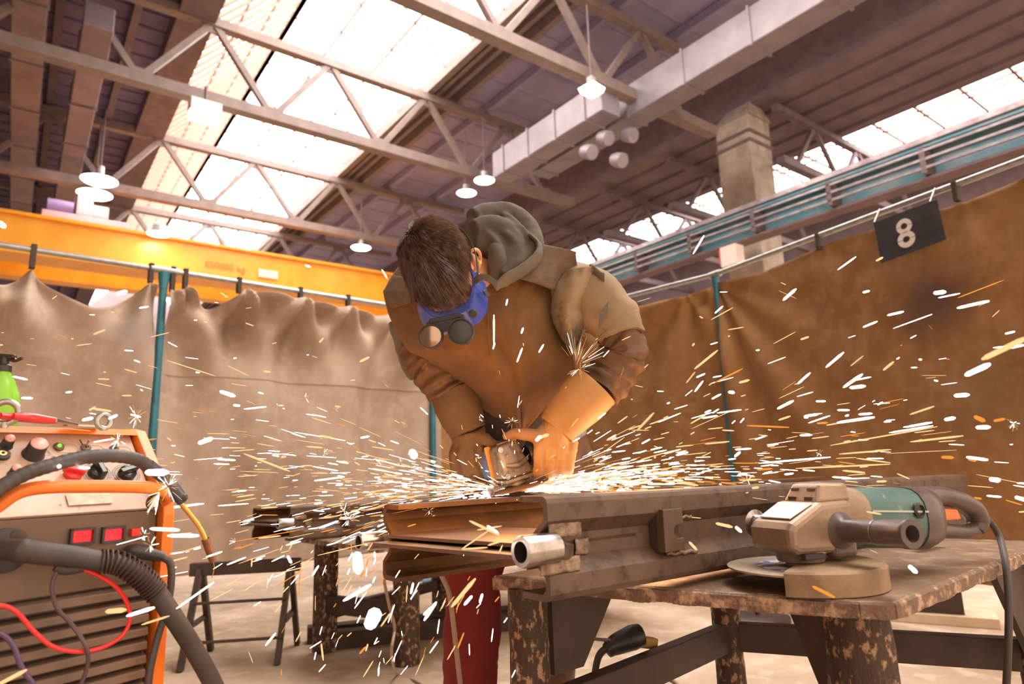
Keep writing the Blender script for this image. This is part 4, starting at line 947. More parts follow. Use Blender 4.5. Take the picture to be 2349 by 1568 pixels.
# body: one continuous surface
sh_r = W(958, 728, 1.98); sh_l = W(1312, 690, 2.0); el_r = W(985, 850, 1.93); el_l = W(1432, 795, 1.86)
wr_r = W(1078, 1000, 1.87); wr_l = W(1262, 1005, 1.80)
hip = W(1205, 1075, 2.32); chest = W(1125, 770, 1.98); nk = W(1120, 640, 1.86)
b = MB()
b.ball(Hd(0, -.012, .018), 1, 24, (.073, .094, .088), AX)
b.ball(Hd(0, .03, -.045), 1, 20, (.058, .066, .075), AX)      # face
b.ball(Hd(0, .062, -.095), 1, 16, (.030, .026, .026), AX)     # chin
b.tube([Hd(0, .080, -.004), Hd(0, .092, -.030), Hd(0, .098, -.050), Hd(0, .088, -.060)], [.008, .010, .013, .011], 12)   # nose
b.tube([Hd(-.036, .078, .012), Hd(0, .088, .014), Hd(.036, .078, .012)], .011, 10)      # brow
b.tube([Hd(-.022, .088, -.072), Hd(0, .094, -.072), Hd(.022, .088, -.072)], .007, 10)   # lips
for s in (-1, 1): b.ball(Hd(s*.045, .06, -.03), 1, 12, (.022, .022, .024), AX)        # cheekbones
b.tube([Hd(0, -.045, -.03), Hd(0, -.05, -.09), nk], [.058, .056, .062], 16)
b.tube([nk, chest, W(1165, 930, 2.15), hip], [.10, .13, .12, .13], 20)
b.tube([sh_r, nk, sh_l], [.06, .075, .06], 14)
b.tube([sh_r, el_r, wr_r], [.055, .043, .030], 14); b.tube([sh_l, el_l, wr_l], [.055, .043, .030], 14)
kn_r = W(1088, 1335, 2.20); kn_l = W(1272, 1335, 2.24); an_r = W(1083, 1700, 2.2); an_l = W(1268, 1700, 2.25)
for k_, a_ in ((kn_r, an_r), (kn_l, an_l)):
    side = -1 if k_ is kn_r else 1
    b.tube([hip+V((side*.085, .0, -.02)), k_, V((a_.x, a_.y, .09))], [.09, .062, .045], 16)
    b.tube([V((a_.x, a_.y, .07)), V((a_.x-.01, a_.y-.16, .04))], [.045, .035], 12, smooth=False)
body = b.build('body', m_skin, MAN, remesh=.006, smit=4)
# ears
for s in (-1, 1):
    c = Hd(s*(.082 if s > 0 else .066), -.004, -.020)
    o = MB()
    pts = [c+hu*(.036*math.cos(a))+hf*(-.004-.013*math.sin(a))+hl*s*(.006+.017*math.sin(a)) for a in np.linspace(-.3, PI+.5, 14)]
    o.tube(pts, [.0035, .0045, .0048, .0045, .004, .005, .0055], 9, k=3, up=hl)
    o.ball(c+hf*.000+hl*s*.006, 1, 12, (.010, .012, .030), (hl, hf, hu)); o.ball(c-hu*.024+hf*.003+hl*s*.004, 1, 10, (.006, .009, .010), AX)
    o.build('ear', m_skin, MAN, remesh=.0022, smit=2)
ep = thing('earplug', Hd(.098, .004, -.018), 'small yellow foam earplug in the man\'s visible ear', 'earplug')
MB().lathe([(0, 0), (.0045, 0), (.0052, .008), (.0045, .016), (0, .018)], Hd(.090, .002, -.020), (hl*.5-hu*.2+cvw*.8), 12).build('foam', mat('yellow_foam', (.80, .55, .05), .7), ep, smooth=True)
# hair: a close cap under many short strands
def scalp(d):      # radius of the scalp in the direction d (in head axes l, f, u)
    return 1/math.sqrt((d[0]/.0785)**2+(d[1]/.099)**2+(d[2]/.094)**2)
H0 = Hd(0, -.012, .018)
def inhair(d):
    l, f, u = d
    if f > .30 and u < (.22 if l > .50 else -.12): return False
    if u < -.62: return False
    if abs(l) > .72 and u < -.05 and f > -.35: return False
    if f > .1 and u < -.08 and abs(l) > .45: return False
    return True
hb = MB(); wh = V((-.32, -.62, .72)).normalized()
n1, n2 = 40, 60; vs = []; idx = {}
for i in range(n1+1):
    for j in range(n2):
        t_ = PI*i/n1; a = 2*PI*j/n2; d = (math.sin(t_)*math.cos(a), math.sin(t_)*math.sin(a), math.cos(t_))
        r = scalp(d)*1.0+.004+.003*noise.noise(V(d)*7)
        vs.append((d, H0+hl*(d[0]*r)+hf*(d[1]*r)+hu*(d[2]*r)))
fs = []
for i in range(n1):
    for j in range(n2):
        q = (i*n2+j, (i+1)*n2+j, (i+1)*n2+(j+1) % n2, i*n2+(j+1) % n2)
        if all(inhair(vs[k][0]) for k in q): fs.append(q)
hb.add([v[1] for v in vs], fs)
cap = hb.build('hair', m_hair, MAN, smooth=True, solid=.004)
st = MB(); rs = random.Random(5); cnt = 0
SV = []; SF = []
while cnt < 15000:
    d = V((rs.gauss(0, 1), rs.gauss(0, 1), rs.gauss(0, 1))).normalized()
    if not inhair(d): continue
    if d.y > .25 and d.z < .5 and rs.random() < .0: continue
    cnt += 1
    r = scalp(d); p = H0+hl*(d.x*r)+hf*(d.y*r)+hu*(d.z*r)
    nrm = (hl*(d.x/.0785**2)+hf*(d.y/.099**2)+hu*(d.z/.094**2)).normalized()
    away = (d-wh); tn = hl*away.x+hf*away.y+hu*away.z; tn = (tn-nrm*tn.dot(nrm))
    tn = tn.normalized() if tn.length > 1e-4 else hl
    sw = nrm.cross(tn); nz = noise.noise(d*3.2)
    tn = (tn+sw*(.55*nz+.25)+sw*rs.uniform(-.22, .22)).normalized()
    top = max(0, d.z+.2); side_ = abs(d.x)
    L = .017+.020*top*(1-side_*.5)+(.034 if d.y > .25 and d.z > -.2 and d.x < .55 else (.010 if d.y > .25 else 0))*min(1, (d.y-.25)*4)
    if d.z < -.1 and d.y < .3: L = .010
    L *= rs.uniform(.7, 1.2); lift = .42+.25*noise.noise(d*6+V((3, 1, 2)))+rs.uniform(-.08, .12)
    w_ = .0009; P_ = []
    dirn = (tn*(1-lift*.5)+nrm*lift).normalized(); q = p+nrm*.0015
    for k in range(4):
        P_.append(q); dirn = (dirn-nrm*.16+(-V((0, 0, 1))*.10 if d.y > .2 else V((0, 0, 0)))).normalized(); q = q+dirn*(L/3)
    o_ = len(SV); sx = dirn.cross(nrm).normalized()
    for k, q in enumerate(P_[:3]):
        ww = w_*(1-.25*k); SV += [q-sx*ww, q+sx*ww, q+nrm*ww*1.2]
    SV.append(P_[3])
    for k in range(2):
        for j in range(3): SF.append((o_+k*3+j, o_+k*3+(j+1) % 3, o_+(k+1)*3+(j+1) % 3, o_+(k+1)*3+j))
    for j in range(3): SF.append((o_+6+j, o_+6+(j+1) % 3, o_+9))
st.v = [tuple(v) for v in SV]; st.f = SF
o = st.build('hair_strands', m_hair, cap)
tag(o, kind='stuff')
for s in (-1, 1):
    MB().tube([Hd(s*.016, .089, .016), Hd(s*.032, .088, .02), Hd(s*.05, .074, .016)], [.003, .004, .002], 8).build('eyebrow', m_hair, MAN, smooth=True)
    MB().ball(Hd(s*.031, .072, -.004), .0125, 14).build('eye', m_wht, MAN, smooth=True)

# ---- clothes
# jacket torso
b = MB()
b.tube([W(1125, 640, 1.93), W(1118, 740, 1.98), W(1140, 860, 2.14), W(1175, 970, 2.26), W(1205, 1090, 2.36)], [.14, .165, .14, .13, .14], 28, k=6, sq=(1.25, .85), up=V((1, 0, 0)))
b.tube([W(945, 725, 1.95), W(1000, 680, 1.94), W(1120, 650, 1.95), W(1240, 650, 1.97), W(1318, 682, 2.0)], [.07, .09, .10, .10, .08], 20)
b.tube([W(945, 725, 1.95), W(960, 790, 1.96), W(985, 850, 1.94)], [.075, .07, .065], 18)
disp(b.build('jacket', m_olive, MAN, remesh=.007, smit=3), .02, .07)
# jacket between the arms, its shade put into a near-black colour
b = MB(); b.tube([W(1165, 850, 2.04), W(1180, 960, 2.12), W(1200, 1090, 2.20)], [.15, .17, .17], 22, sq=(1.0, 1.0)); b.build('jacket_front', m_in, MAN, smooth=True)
# upper sleeve, his left (khaki)
def foldf(amp, fq, ph, twist=2.0):
    return lambda s_, a_: 1+amp*math.sin(s_*fq+ph+twist*math.sin(a_+ph))*(.6+.4*math.sin(a_*2+s_*7+ph))+amp*.7*noise.noise(V((math.cos(a_)*2+ph, math.sin(a_)*2, s_*6)))
b = MB().tube([W(1285, 668, 1.95), W(1340, 676, 1.90), W(1388, 712, 1.86), W(1420, 755, 1.83), W(1428, 776, 1.82)], [.085, .088, .082, .070, .062], 40, k=16, fold=foldf(.05, 17, 1.2, 2.6))
o = b.build('sleeve', m_khaki, MAN, smooth=True); disp(o, .012, .05); o['label'] = 'faded khaki upper sleeve'
b = MB().tube([W(1400, 765, 1.83), W(1428, 792, 1.82), W(1424, 822, 1.82), W(1400, 862, 1.81), W(1372, 898, 1.79)], [.052, .064, .066, .064, .062], 48, k=22, fold=foldf(.075, 38, .4, 1.3))
o = b.build('under_sleeve', m_brl, MAN, smooth=True); disp(o, .016, .035); o['label'] = 'rumpled scorched brown lower sleeve'
b = MB().tube([W(960, 790, 1.93), W(985, 830, 1.91), W(1010, 868, 1.89), W(1035, 905, 1.88)], [.062, .066, .064, .06], 44, k=20, fold=foldf(.075, 34, 2.4, 1.5))
o = b.build('under_sleeve', m_brl, MAN, smooth=True); disp(o, .015, .035)
# torn short over-sleeve at his left shoulder
TY = [618, 650, 690, 715, 740, 775, 806]; TR_ = [1357, 1353, 1339, 1334, 1343, 1331, 1319]
TL = [1300, 1278, 1266, 1264, 1270, 1288, 1312]
def tor(u_, v_):
    y = 618+188*v_; xl = float(np.interp(y, TY, TL)); xr = float(np.interp(y, TY, TR_)); s = 2*u_-1
    x = xl+(xr-xl)*u_+2.2*noise.noise(V((y*.09, 3, 1)))*(u_ > .99)
    D = 1.80+.035*s*s-.018*math.sin(v_*PI)+.010*math.sin(u_*5+v_*4)+.008*noise.noise(V((u_*3, v_*6, 4)))+.03*max(0, .25-v_)
    return W(x, y-8*u_*(1-v_), D)
m_tor = mat('stained_grey_cotton', (.15, .115, .08), .85, col2=(.30, .20, .11), scale=5, lo=.45, hi=.6, col3=(.04, .03, .025), s3=9, lo3=.55, hi3=.68, bump=.25, bscale=500, bdist=.0008)
o = MB().grid(tor, 26, 60).build('torn_oversleeve', m_tor, MAN, smooth=True, solid=.004); o['label'] = 'stained grey over-sleeve with a torn edge'
last = [tor(1.0, k/44) for k in range(45)]
b = MB(); b.tube(last, .0026, 6, k=2)
for k in range(90):
    p = rs.choice(last); b.tube([p, p+V((rs.uniform(-.003, .008), rs.uniform(-.006, .002), rs.uniform(-.010, .005))), p+V((rs.uniform(-.004, .013), rs.uniform(-.008, .004), rs.uniform(-.018, .004)))], .0006, 4, k=2)
b.build('frayed_edge', mat('frayed_thread', (.50, .34, .21), .9), MAN, smooth=True)
MB().grid(lambda u_, v_: W(1352+34*u_, 606+18*u_+22*v_, 1.84-.03*u_)+V((0, -.006*math.sin(v_*3), .004*math.sin(u_*6))), 8, 6).build('torn_flap', m_olive, MAN, smooth=True, solid=.003)
MB().grid(lambda u_, v_: W(1376+20*u_-4*v_, 716-26*u_+44*v_*(1-.3*u_), 1.755)+V((0, 0, 0)), 5, 5).build('sleeve_patch', m_olive, MAN, solid=.002)

# hood bunched behind the neck
b = MB()
def T_(pts, r, n=14): b.tube([W(*p) for p in pts], r, n, k=7)
T_([(1082, 500, 1.84), (1125, 492, 1.88), (1172, 498, 1.90), (1208, 530, 1.88), (1218, 572, 1.83), (1188, 606, 1.77), (1150, 634, 1.73)], [.028, .036, .040, .040, .038, .030, .020])
T_([(1088, 530, 1.80), (1130, 520, 1.82), (1168, 540, 1.82), (1180, 575, 1.79), (1162, 608, 1.76), (1142, 630, 1.75)], [.032, .036, .036, .034, .026, .015])
T_([(1092, 560, 1.80), (1128, 560, 1.80), (1150, 590, 1.78), (1144, 622, 1.77), (1136, 642, 1.77)], [.034, .034, .030, .022, .014])
T_([(1075, 505, 1.86), (1100, 545, 1.86), (1130, 600, 1.86)], [.03, .06, .06])
T_([(1150, 505, 1.92), (1190, 560, 1.92), (1200, 610, 1.90)], [.04, .06, .05])
T_([(1118, 500, 1.86), (1150, 530, 1.80), (1178, 552, 1.775), (1192, 580, 1.76)], [.012, .013, .012, .008])
T_([(1140, 485, 1.88), (1180, 512, 1.83), (1212, 545, 1.80)], [.012, .014, .010])
T_([(1110, 528, 1.785), (1140, 560, 1.765), (1152, 600, 1.745)], [.010, .012, .008])
o = disp(b.build('hood', m_hood, MAN, remesh=.0045, smit=8), .007, .045, depth=2)
b = MB(); b.tube([W(1216, 538, 1.80), W(1236, 562, 1.79), W(1232, 590, 1.765), W(1200, 618, 1.74), W(1160, 642, 1.715), W(1136, 660, 1.705)], [.006, .010, .012, .012, .011, .007], 14, sq=(1.7, .8)); disp(b.build('hood_hem', m_olive, MAN, smooth=True), .006, .02)
# collar beside the ear
b = MB(); b.tube([W(1135, 565, 1.76), W(1142, 600, 1.745), W(1138, 632, 1.745), W(1130, 652, 1.75)], [.022, .026, .022, .012], 16); disp(b.build('collar', m_hood, MAN, smooth=True), .012, .03)

# suede apron: bib surface over the bent chest
LY = [590, 640, 670, 690, 720, 760, 800, 850, 900, 940, 985]
LX = [930, 895, 880, 884, 892, 910, 934, 985, 1062, 1112, 1178]
RY = [590, 610, 640, 668, 700, 730, 780, 812, 846, 900, 940, 985]
RX = [1300, 1316, 1294, 1277, 1272, 1275, 1291, 1312, 1320, 1275, 1245, 1206]
DY = [590, 640, 720, 800, 880, 985]; DC = [1.82, 1.775, 1.735, 1.745, 1.80, 1.93]; BG_ = [.10, .12, .13, .12, .09, .03]
def apron(u_, v_):
    y = 590+395*v_; xl = float(np.interp(y, LY, LX)); xr = float(np.interp(y, RY, RX)); x = xl+(xr-xl)*u_
    s = 2*u_-1; D = float(np.interp(y, DY, DC))+float(np.interp(y, DY, BG_))*abs(s)**2.2
    D += .006*math.sin(s*5+v_*6)*v_+.010*noise.noise(V((s*2.2, v_*3.2, 3)))+.006*noise.noise(V((s*5, v_*6, 8)))
    D += .012*math.exp(-((s-.05-.2*v_)/.06)**2)*(v_ > .1)+.010*math.exp(-((s-.55+.25*v_)/.07)**2)*max(0, 1-v_*1.2)
    return W(x, y, D)
apr = MB().grid(apron, 90, 90).build('apron', m_suede, MAN, smooth=True, solid=.004)
def onap(px, py, off=.006):
    v_ = (py-590)/395; xl = float(np.interp(py, LY, LX)); xr = float(np.interp(py, RY, RX)); u_ = (px-xl)/(xr-xl)
    s = 2*u_-1; D = float(np.interp(py, DY, DC))+float(np.interp(py, DY, BG_))*abs(s)**2.2
    return W(px, py, D-off)
def patch(quad, nm, off=.010, nu=22, nv=16):
    def fn(u_, v_):
        a, b_, c, d = quad; x = (a[0]*(1-u_)+b_[0]*u_)*(1-v_)+(d[0]*(1-u_)+c[0]*u_)*v_; y = (a[1]*(1-u_)+b_[1]*u_)*(1-v_)+(d[1]*(1-u_)+c[1]*u_)*v_
        if y < 600: q = onap(x, 600, off); dd = (600-y); return W(x, y, 1.79+.0012*dd+.02*((x-1240)/80)**2-off) if x > 1100 else W(x, y, 1.84)
        return onap(x, y, off-.003*noise.noise(V((x*.03, y*.03, 2))))
    o_ = MB().grid(fn, nu, nv).build(nm, m_patch, apr, smooth=True, solid=.005); return o_
YT = [(1148, 628), (1178, 602), (1213, 577), (1243, 561), (1282, 568), (1321, 577)]
YB = [(1150, 632), (1195, 640), (1235, 652), (1271, 666), (1298, 645), (1323, 617)]
def yoke(u_, v_):
    ks = np.linspace(0, 1, 6); tx, ty = np.interp(u_, ks, [p[0] for p in YT]), np.interp(u_, ks, [p[1] for p in YT]); bx, by = np.interp(u_, ks, [p[0] for p in YB]), np.interp(u_, ks, [p[1] for p in YB])
    x = tx*(1-v_)+bx*v_; y = ty*(1-v_)+by*v_; sb = 2*(bx-900)/410-1
    Db = 1.775+.12*abs(min(sb, 1.05))**2.2-.020; Dt = 1.86+.02*(1-u_)
    D = Dt*(1-v_)**1.5+Db*(1-(1-v_)**1.5)-.012*math.sin(v_*PI)+.004*noise.noise(V((x*.03, y*.03, 2)))
    return W(float(x), float(y), float(D))
MB().grid(yoke, 30, 18).build('shoulder_yoke', m_patch, apr, smooth=True, solid=.006)
patch([(905, 632), (950, 640), (940, 692), (880, 668)], 'shoulder_patch'); patch([(880, 668), (942, 690), (940, 694), (899, 706)], 'shoulder_patch')
for seam in ([(1165, 630), (1200, 640), (1240, 654), (1271, 666)], [(899, 707), (920, 700), (942, 693)], [(1118, 700), (1122, 780), (1128, 860)]):
    MB().tube([onap(x_, y_, .0075) for x_, y_ in seam], .0011, 6).build('stitched_seam', mat('seam_thread', (.16, .08, .04), .9), apr, smooth=True)
# apron skirt hanging over his left leg
b = MB().tube([W(1262, 1000, 2.26), W(1278, 1100, 2.26), W(1276, 1240, 2.24), W(1268, 1380, 2.24), W(1264, 1560, 2.27), W(1264, 1750, 2.30)], [.17, .18, .145, .11, .108, .11], 40, k=10, sq=(1, .75),
        fold=foldf(.045, 9, .8, 3), up=V((1, 0, 0)))
disp(b.build('apron_skirt', m_brl, MAN, smooth=True), .02, .08)
# trousers
b = MB().tube([W(1150, 1090, 2.33), W(1105, 1230, 2.26), W(1086, 1340, 2.20), W(1083, 1450, 2.20), W(1078, 1560, 2.22), V((kn_r.x-.01, kn_r.y+.02, .12))], [.11, .105, .092, .096, .088, .085], 40, k=14, fold=foldf(.035, 22, 1.9, 2.2))
disp(b.build('trouser_leg', m_redt, MAN, smooth=True), .018, .06)
b = MB().tube([W(1250, 1090, 2.36), W(1256, 1260, 2.30), V((kn_l.x-.03, kn_l.y+.04, .5)), V((kn_l.x-.01, kn_l.y+.03, .12))], [.10, .075, .045, .07], 30, k=10)
b.build('trouser_leg', m_redt, MAN, smooth=True)
for k_ in (kn_r, kn_l):
    b = MB().tube([V((k_.x, k_.y+.04, .20)), V((k_.x, k_.y+.03, .09)), V((k_.x-.005, k_.y-.06, .055)), V((k_.x-.01, k_.y-.17, .045))], [.06, .062, .055, .042], 20)
    b.build('work_boot', m_black, MAN, remesh=.008, smit=2)

# gloves -----------------------------------------------------------
# his left glove (image right): flared cuff, closed fist round the side handle
cuff = MB(); CR_ = [W(1366, 884, 1.79), W(1335, 918, 1.785), W(1300, 955, 1.78), W(1276, 985, 1.775)]
cuff.tube(CR_, [.070, .069, .060, .052], 40, k=10, caps=False, fold=lambda s_, a_: 1+.03*math.sin(a_*2+1)+.05*max(0, s_-.6)*math.sin(s_*60+a_)+.02*noise.noise(V((math.cos(a_)*2, math.sin(a_)*2, s_*4))))
GLL = cuff.build('glove_cuff', m_gl, MAN, smooth=True, solid=.004); GLL['label'] = 'wide tan leather gauntlet cuff'
b = MB().tube([W(1385, 925, 1.83), W(1350, 955, 1.82), W(1325, 972, 1.81)], [.03, .042, .03], 18, sq=(1, .5)); b.build('cuff_lining', mat('orange_lining', (.75, .22, .06), .7), MAN, smooth=True)
b = MB()
b.tube([W(1290, 968, 1.775), W(1270, 1003, 1.77), W(1262, 1028, 1.775)], [.050, .052, .045], 20, sq=(1.05, .85))
b.ball(W(1268, 1032, 1.785), 1, 16, (.052, .036, .040), (V((1, 0, 0)), V((0, 1, 0)), V((0, 0, 1))))
fx = [(1240, 1012), (1265, 1016), (1289, 1022), (1309, 1030)]
for k_, (x0, y0) in enumerate(fx):
    r = [.0165, .0160, .0155, .0140][k_]; ln = [78, 76, 68, 56][k_]
    b.tube([W(x0+6, y0-18, 1.79), W(x0+2, y0+4, 1.745), W(x0-2, y0+ln*.45, 1.735), W(x0-4, y0+ln*.85, 1.755), W(x0-8, y0+ln*.95, 1.80)], [r, r*1.08, r*1.02, r*.98, r*.8], 14, k=6)
o = b.build('glove_hand', m_gl, MAN, remesh=.0038, smit=3); disp(o, .005, .02); o['label'] = 'tan leather fist closed round the grinder\'s side handle'
b = MB(); b.tube([W(1262, 1006, 1.755), W(1232, 1000, 1.745), W(1205, 996, 1.75), W(1180, 994, 1.765), W(1156, 1003, 1.78)], [.024, .0185, .0165, .0150, .0095], 16)
b.tube([W(1268, 985, 1.765), W(1244, 1000, 1.75), W(1238, 1030, 1.748)], [.028, .024, .016], 14)
o = b.build('glove_thumb', m_glp, MAN, remesh=.0036, smit=3); disp(o, .004, .02)
# his right glove (image left): hand over the motor housing
b = MB().tube([W(1036, 893, 1.885), W(1048, 925, 1.88), W(1062, 960, 1.875), W(1074, 990, 1.87)], [.064, .065, .060, .050], 36, k=10, caps=False, fold=lambda s_, a_: 1+.03*math.sin(a_*2)+.06*max(0, s_-.6)*math.sin(s_*50+a_)+.02*noise.noise(V((math.cos(a_)*2, math.sin(a_)*2, s_*4))))
b.build('glove_cuff', m_glr, MAN, smooth=True, solid=.004)
b = MB(); b.tube([W(1072, 985, 1.87), W(1078, 1015, 1.875), W(1076, 1045, 1.885)], [.050, .050, .042], 20)
for k_, (x0, y0, D_) in enumerate([(1108, 1008, 1.86), (1088, 1014, 1.85), (1068, 1020, 1.85), (1050, 1028, 1.86)]):
    r = [.0160, .0165, .0160, .0145][k_]; 
    b.tube([W(x0, y0-12, D_+.02), W(x0-8, y0+14, D_-.01), W(x0-6, y0+42, D_-.012), W(x0+4, y0+66, D_), W(x0+20, y0+74, D_+.02)], [r, r*1.1, r, r*.95, r*.8], 14, k=6)
b.tube([W(1095, 1000, 1.84), W(1118, 1010, 1.825), W(1136, 1020, 1.83)], [.020, .017, .012], 14)
o = b.build('glove_hand', m_glr, MAN, remesh=.0038, smit=3); disp(o, .006, .022)

# ------------------------------------------------------------------ goggles
GOF = DN*.027+RI*.014
def Hg(l, f, u): return Hd(l, f, u)+GOF
GG = thing('welding_goggles', Hg(0, .11, -.01), 'blue welding goggles with flipped-up round dark lenses worn on the man\'s bent head', 'goggles')
m_gb = mat('blue_goggle_plastic', (.022, .045, .30), .3, col2=(.035, .07, .40), scale=8); m_gk = mat('black_goggle_plastic', (.03, .025, .025), .45)
b = MB(); NP_ = 30
def gog(phi, k):   # 0 top outer, 1 bottom outer, 2 bottom inner, 3 top inner
    c_, s_ = math.cos(phi), math.sin(phi)
    out = {0: .117, 1: .136, 2: .118, 3: .100}[k]; wl = {0: .073, 1: .091, 2: .084, 3: .068}[k]
    q = (abs(c_)**3+abs(s_)**3)**(-1/3); ff = c_*q; ll = s_*q
    up = (.008+.034*abs(s_)**3) if k in (0, 3) else -.040
    if k == 3: up += .006
    return Hg(ll*wl, -.012+.0+(out-.012)*max(ff, -.05)+.012, up-.006)
vs = [gog(-1.45+2.9*i/NP_, k) for i in range(NP_+1) for k in range(4)]
b.add(vs, [(i*4+k, i*4+(k+1) % 4, (i+1)*4+(k+1) % 4, (i+1)*4+k) for i in range(NP_) for k in range(4)]+[(0, 1, 2, 3), tuple(NP_*4+k for k in (3, 2, 1, 0))])
gf = b.build('goggle_frame', m_gb, GG, bevel=.004, seg=3)
for l_, f_, u_, ax_ in ((.045, .117, .004, hu*.6+hf*.8), (-.045, .117, .004, hu*.6+hf*.8), (.086, .07, -.006, hl+hu*.5)):
    MB().lathe([(.0105, 0), (.0105, .003), (.009, .0045), (0, .0045)], Hg(l_, f_, u_), ax_, 22).build('vent_cap', m_gk, GG, smooth=True)
MB().box(Hg(.083, .035, .030), (.009, .012, .010), hl, hf, hu).build('strap_buckle', m_pipe, GG, bevel=.002)
# flipped lens unit
LA = W(988, 771, 1.475); LB = W(1057, 760, 1.470)
lx = (LB-LA).normalized(); lup = (-V(ray(1020, 765)).normalized()*.93-DN*.12+RI*-.12).normalized(); ly = lup.cross(lx).normalized()
if ly.dot(DN) > 0: ly = -ly
lup = (lup-lx*lup.dot(lx)).normalized(); 
poly = [(-.012, -.002), (-.004, .016), (.000, .034), (.085, .040), (.092, .014), (.08, .0), (.052, -.004), (.045, .006), (.036, .006), (.03, -.004), (.012, -.012)]
MB().prism(poly, LA-lup*.012+lx*-.006, lx, ly, lup*.008).build('lens_bridge', m_gk, GG, bevel=.002)
MB().bar(LA+ly*.034-lup*.008+lx*.0, LB+ly*.038-lup*.008+lx*.006, .010, .012).build('hinge_bar', m_gk, GG, bevel=.002)
m_ln = mat('amber_mirror_lens', (.42, .30, .20), .12, .85); m_ld = mat('dark_lens', (.06, .045, .04), .25)
for c_, r, m_ in ((LA, .0275, m_ln), (LB, .0295, m_ld)):
    o = MB().lathe([(r*.9, -.016), (r, -.014), (r, .004), (r*.985, .006), (r*.90, .006), (r*.88, .003), (r*.88, -.012)], c_, lup, 40).build('lens_cup', m_gk, GG, smooth=True)
    MB().lathe([(0, .0015), (r*.5, .0010), (r*.885, 0), (r*.885, -.002)], c_, lup, 40).build('lens', m_, o, smooth=True)
# strap: round the head in front of the ear, loose end behind
b = MB()
def band(pts, w_, t_, nm, wd):
    P_ = smooth_path(pts, 8); vs = []; m_ = len(P_)
    for i, p in enumerate(P_):
        d = (P_[min(i+1, m_-1)]-P_[max(i-1, 0)]).normalized(); s_ = wd(p) ; s_ = (s_-d*s_.dot(d)).normalized(); n_ = d.cross(s_)
        vs += [p+s_*w_/2+n_*t_/2, p-s_*w_/2+n_*t_/2, p-s_*w_/2-n_*t_/2, p+s_*w_/2-n_*t_/2]
    bb2 = MB().add(vs, [(i*4+k, i*4+(k+1) % 4, (i+1)*4+(k+1) % 4, (i+1)*4+k) for i in range(m_-1) for k in range(4)]+[(0, 1, 2, 3), tuple((m_-1)*4+k for k in (3, 2, 1, 0))])
    return bb2.build(nm, m_strap, GG, smooth=False)
band([Hg(.080, .055, .026), Hd(.097, .022, .034), Hd(.091, -.042, .028), Hd(.060, -.098, .02), Hd(0, -.116, .015), Hd(-.058, -.094, .02), Hd(-.078, -.045, .026), Hd(-.078, .005, .028), Hd(-.076, .045, .024)], .019, .0022, 'head_strap', lambda p: hu)
band([W(1088, 646, 1.53), W(1101, 636, 1.525), W(1120, 638, 1.535), W(1140, 652, 1.56)], .015, .002, 'strap_end', lambda p: DN)

# ------------------------------------------------------------------ grinder in his hands
GS = W(1170, 1120, 1.82)
nd = (V((0, 0, 1))-RI*.22-V((0, 1, 0))*.10).normalized()
ga = (V((.42, -.90, 0))); ga = (ga-nd*ga.dot(nd)).normalized(); gs = nd.cross(ga).normalized()
if gs.x < 0: gs = -gs
gc = W(1172, 1054, 1.80)
def Q(a, s, n_): return gc+ga*a+gs*s+nd*n_
m_alu2 = mat('scuffed_grey_casting', (.33, .27, .22), .42, .4, col2=(.22, .17, .13), scale=14, col3=(.10, .075, .06), s3=30, lo3=.55, hi3=.7, bump=.5, bscale=110)
SG = thing('angle_grinder', gc-nd*.07, 'scuffed blue and silver angle grinder held in the man\'s gloves, throwing sparks', 'angle grinder')
m_gb2 = mat('scuffed_blue_housing', (.10, .14, .26), .5, col2=(.07, .10, .2), scale=12, col3=(.35, .25, .2), s3=40, lo3=.6, hi3=.7, bump=.1)
MB().hexa([Q(-.035, -.048, -.045), Q(.035, -.042, -.045), Q(.035, .046, -.045), Q(-.035, .050, -.045), Q(-.035, -.046, .044), Q(.018, -.036, .046), Q(.018, .022, .050), Q(-.035, .034, .048)]).build('gear_head', m_alu2, SG, bevel=.009, seg=3)
MB().tube([Q(.030, -.030, -.008), Q(.036, .0, -.014), Q(.034, .034, -.004)], [.005, .008, .005], 12).build('cast_rib', m_alu2, SG, smooth=True)
MB().box(Q(0, 0, -.050), (.08, .094, .010), ga, gs, nd).build('base_flange', m_alu2, SG, bevel=.003)
MB().box(Q(-.040, -.002, 0), (.008, .102, .098), ga, gs, nd).build('orange_gasket', mat('orange_gasket', (.70, .25, .05), .5), SG, bevel=.004)
b = MB(); 
vs = []; n = 22
rr = [(-.044, .050, .048), (-.07, .056, .052), (-.14, .055, .052), (-.20, .046, .044), (-.30, .034, .036)]
for a, r1, r2 in rr:
    for j in range(n):
        t_ = 2*PI*j/n; cs, sn = math.cos(t_), math.sin(t_); q = (abs(cs)**3+abs(sn)**3)**(-1/3); vs.append(Q(a, r1*cs*q-.004, r2*sn*q))
b.add(vs, [(i*n+j, i*n+(j+1) % n, (i+1)*n+(j+1) % n, (i+1)*n+j) for i in range(len(rr)-1) for j in range(n)]+[tuple(range(n))[::-1], tuple(range((len(rr)-1)*n, len(rr)*n))])
b.build('motor_housing', m_gb2, SG, smooth=True)
for s_, n_ in ((.018, .040), (-.036, .036), (.038, -.036), (-.038, -.036)):
    MB().lathe([(.0075, 0), (.0075, .006), (.004, .006), (.004, .003), (0, .003)], Q(.034 if n_ < 0 else .024, s_, n_), ga, 16).build('screw', m_bright, SG, smooth=True)
MB().lathe([(.026, 0), (.030, .006), (.030, .014), (.014, .016), (.010, .022), (.010, .12), (0, .12)], Q(.0, .050, .0), gs, 22).build('side_handle', m_black, SG, smooth=True)
MB().lathe([(0, 0), (.036, 0), (.040, .002), (.036, .004), (0, .004)], Q(.0, .066, -.0), gs, 30).build('hand_guard', m_black, SG, smooth=True)
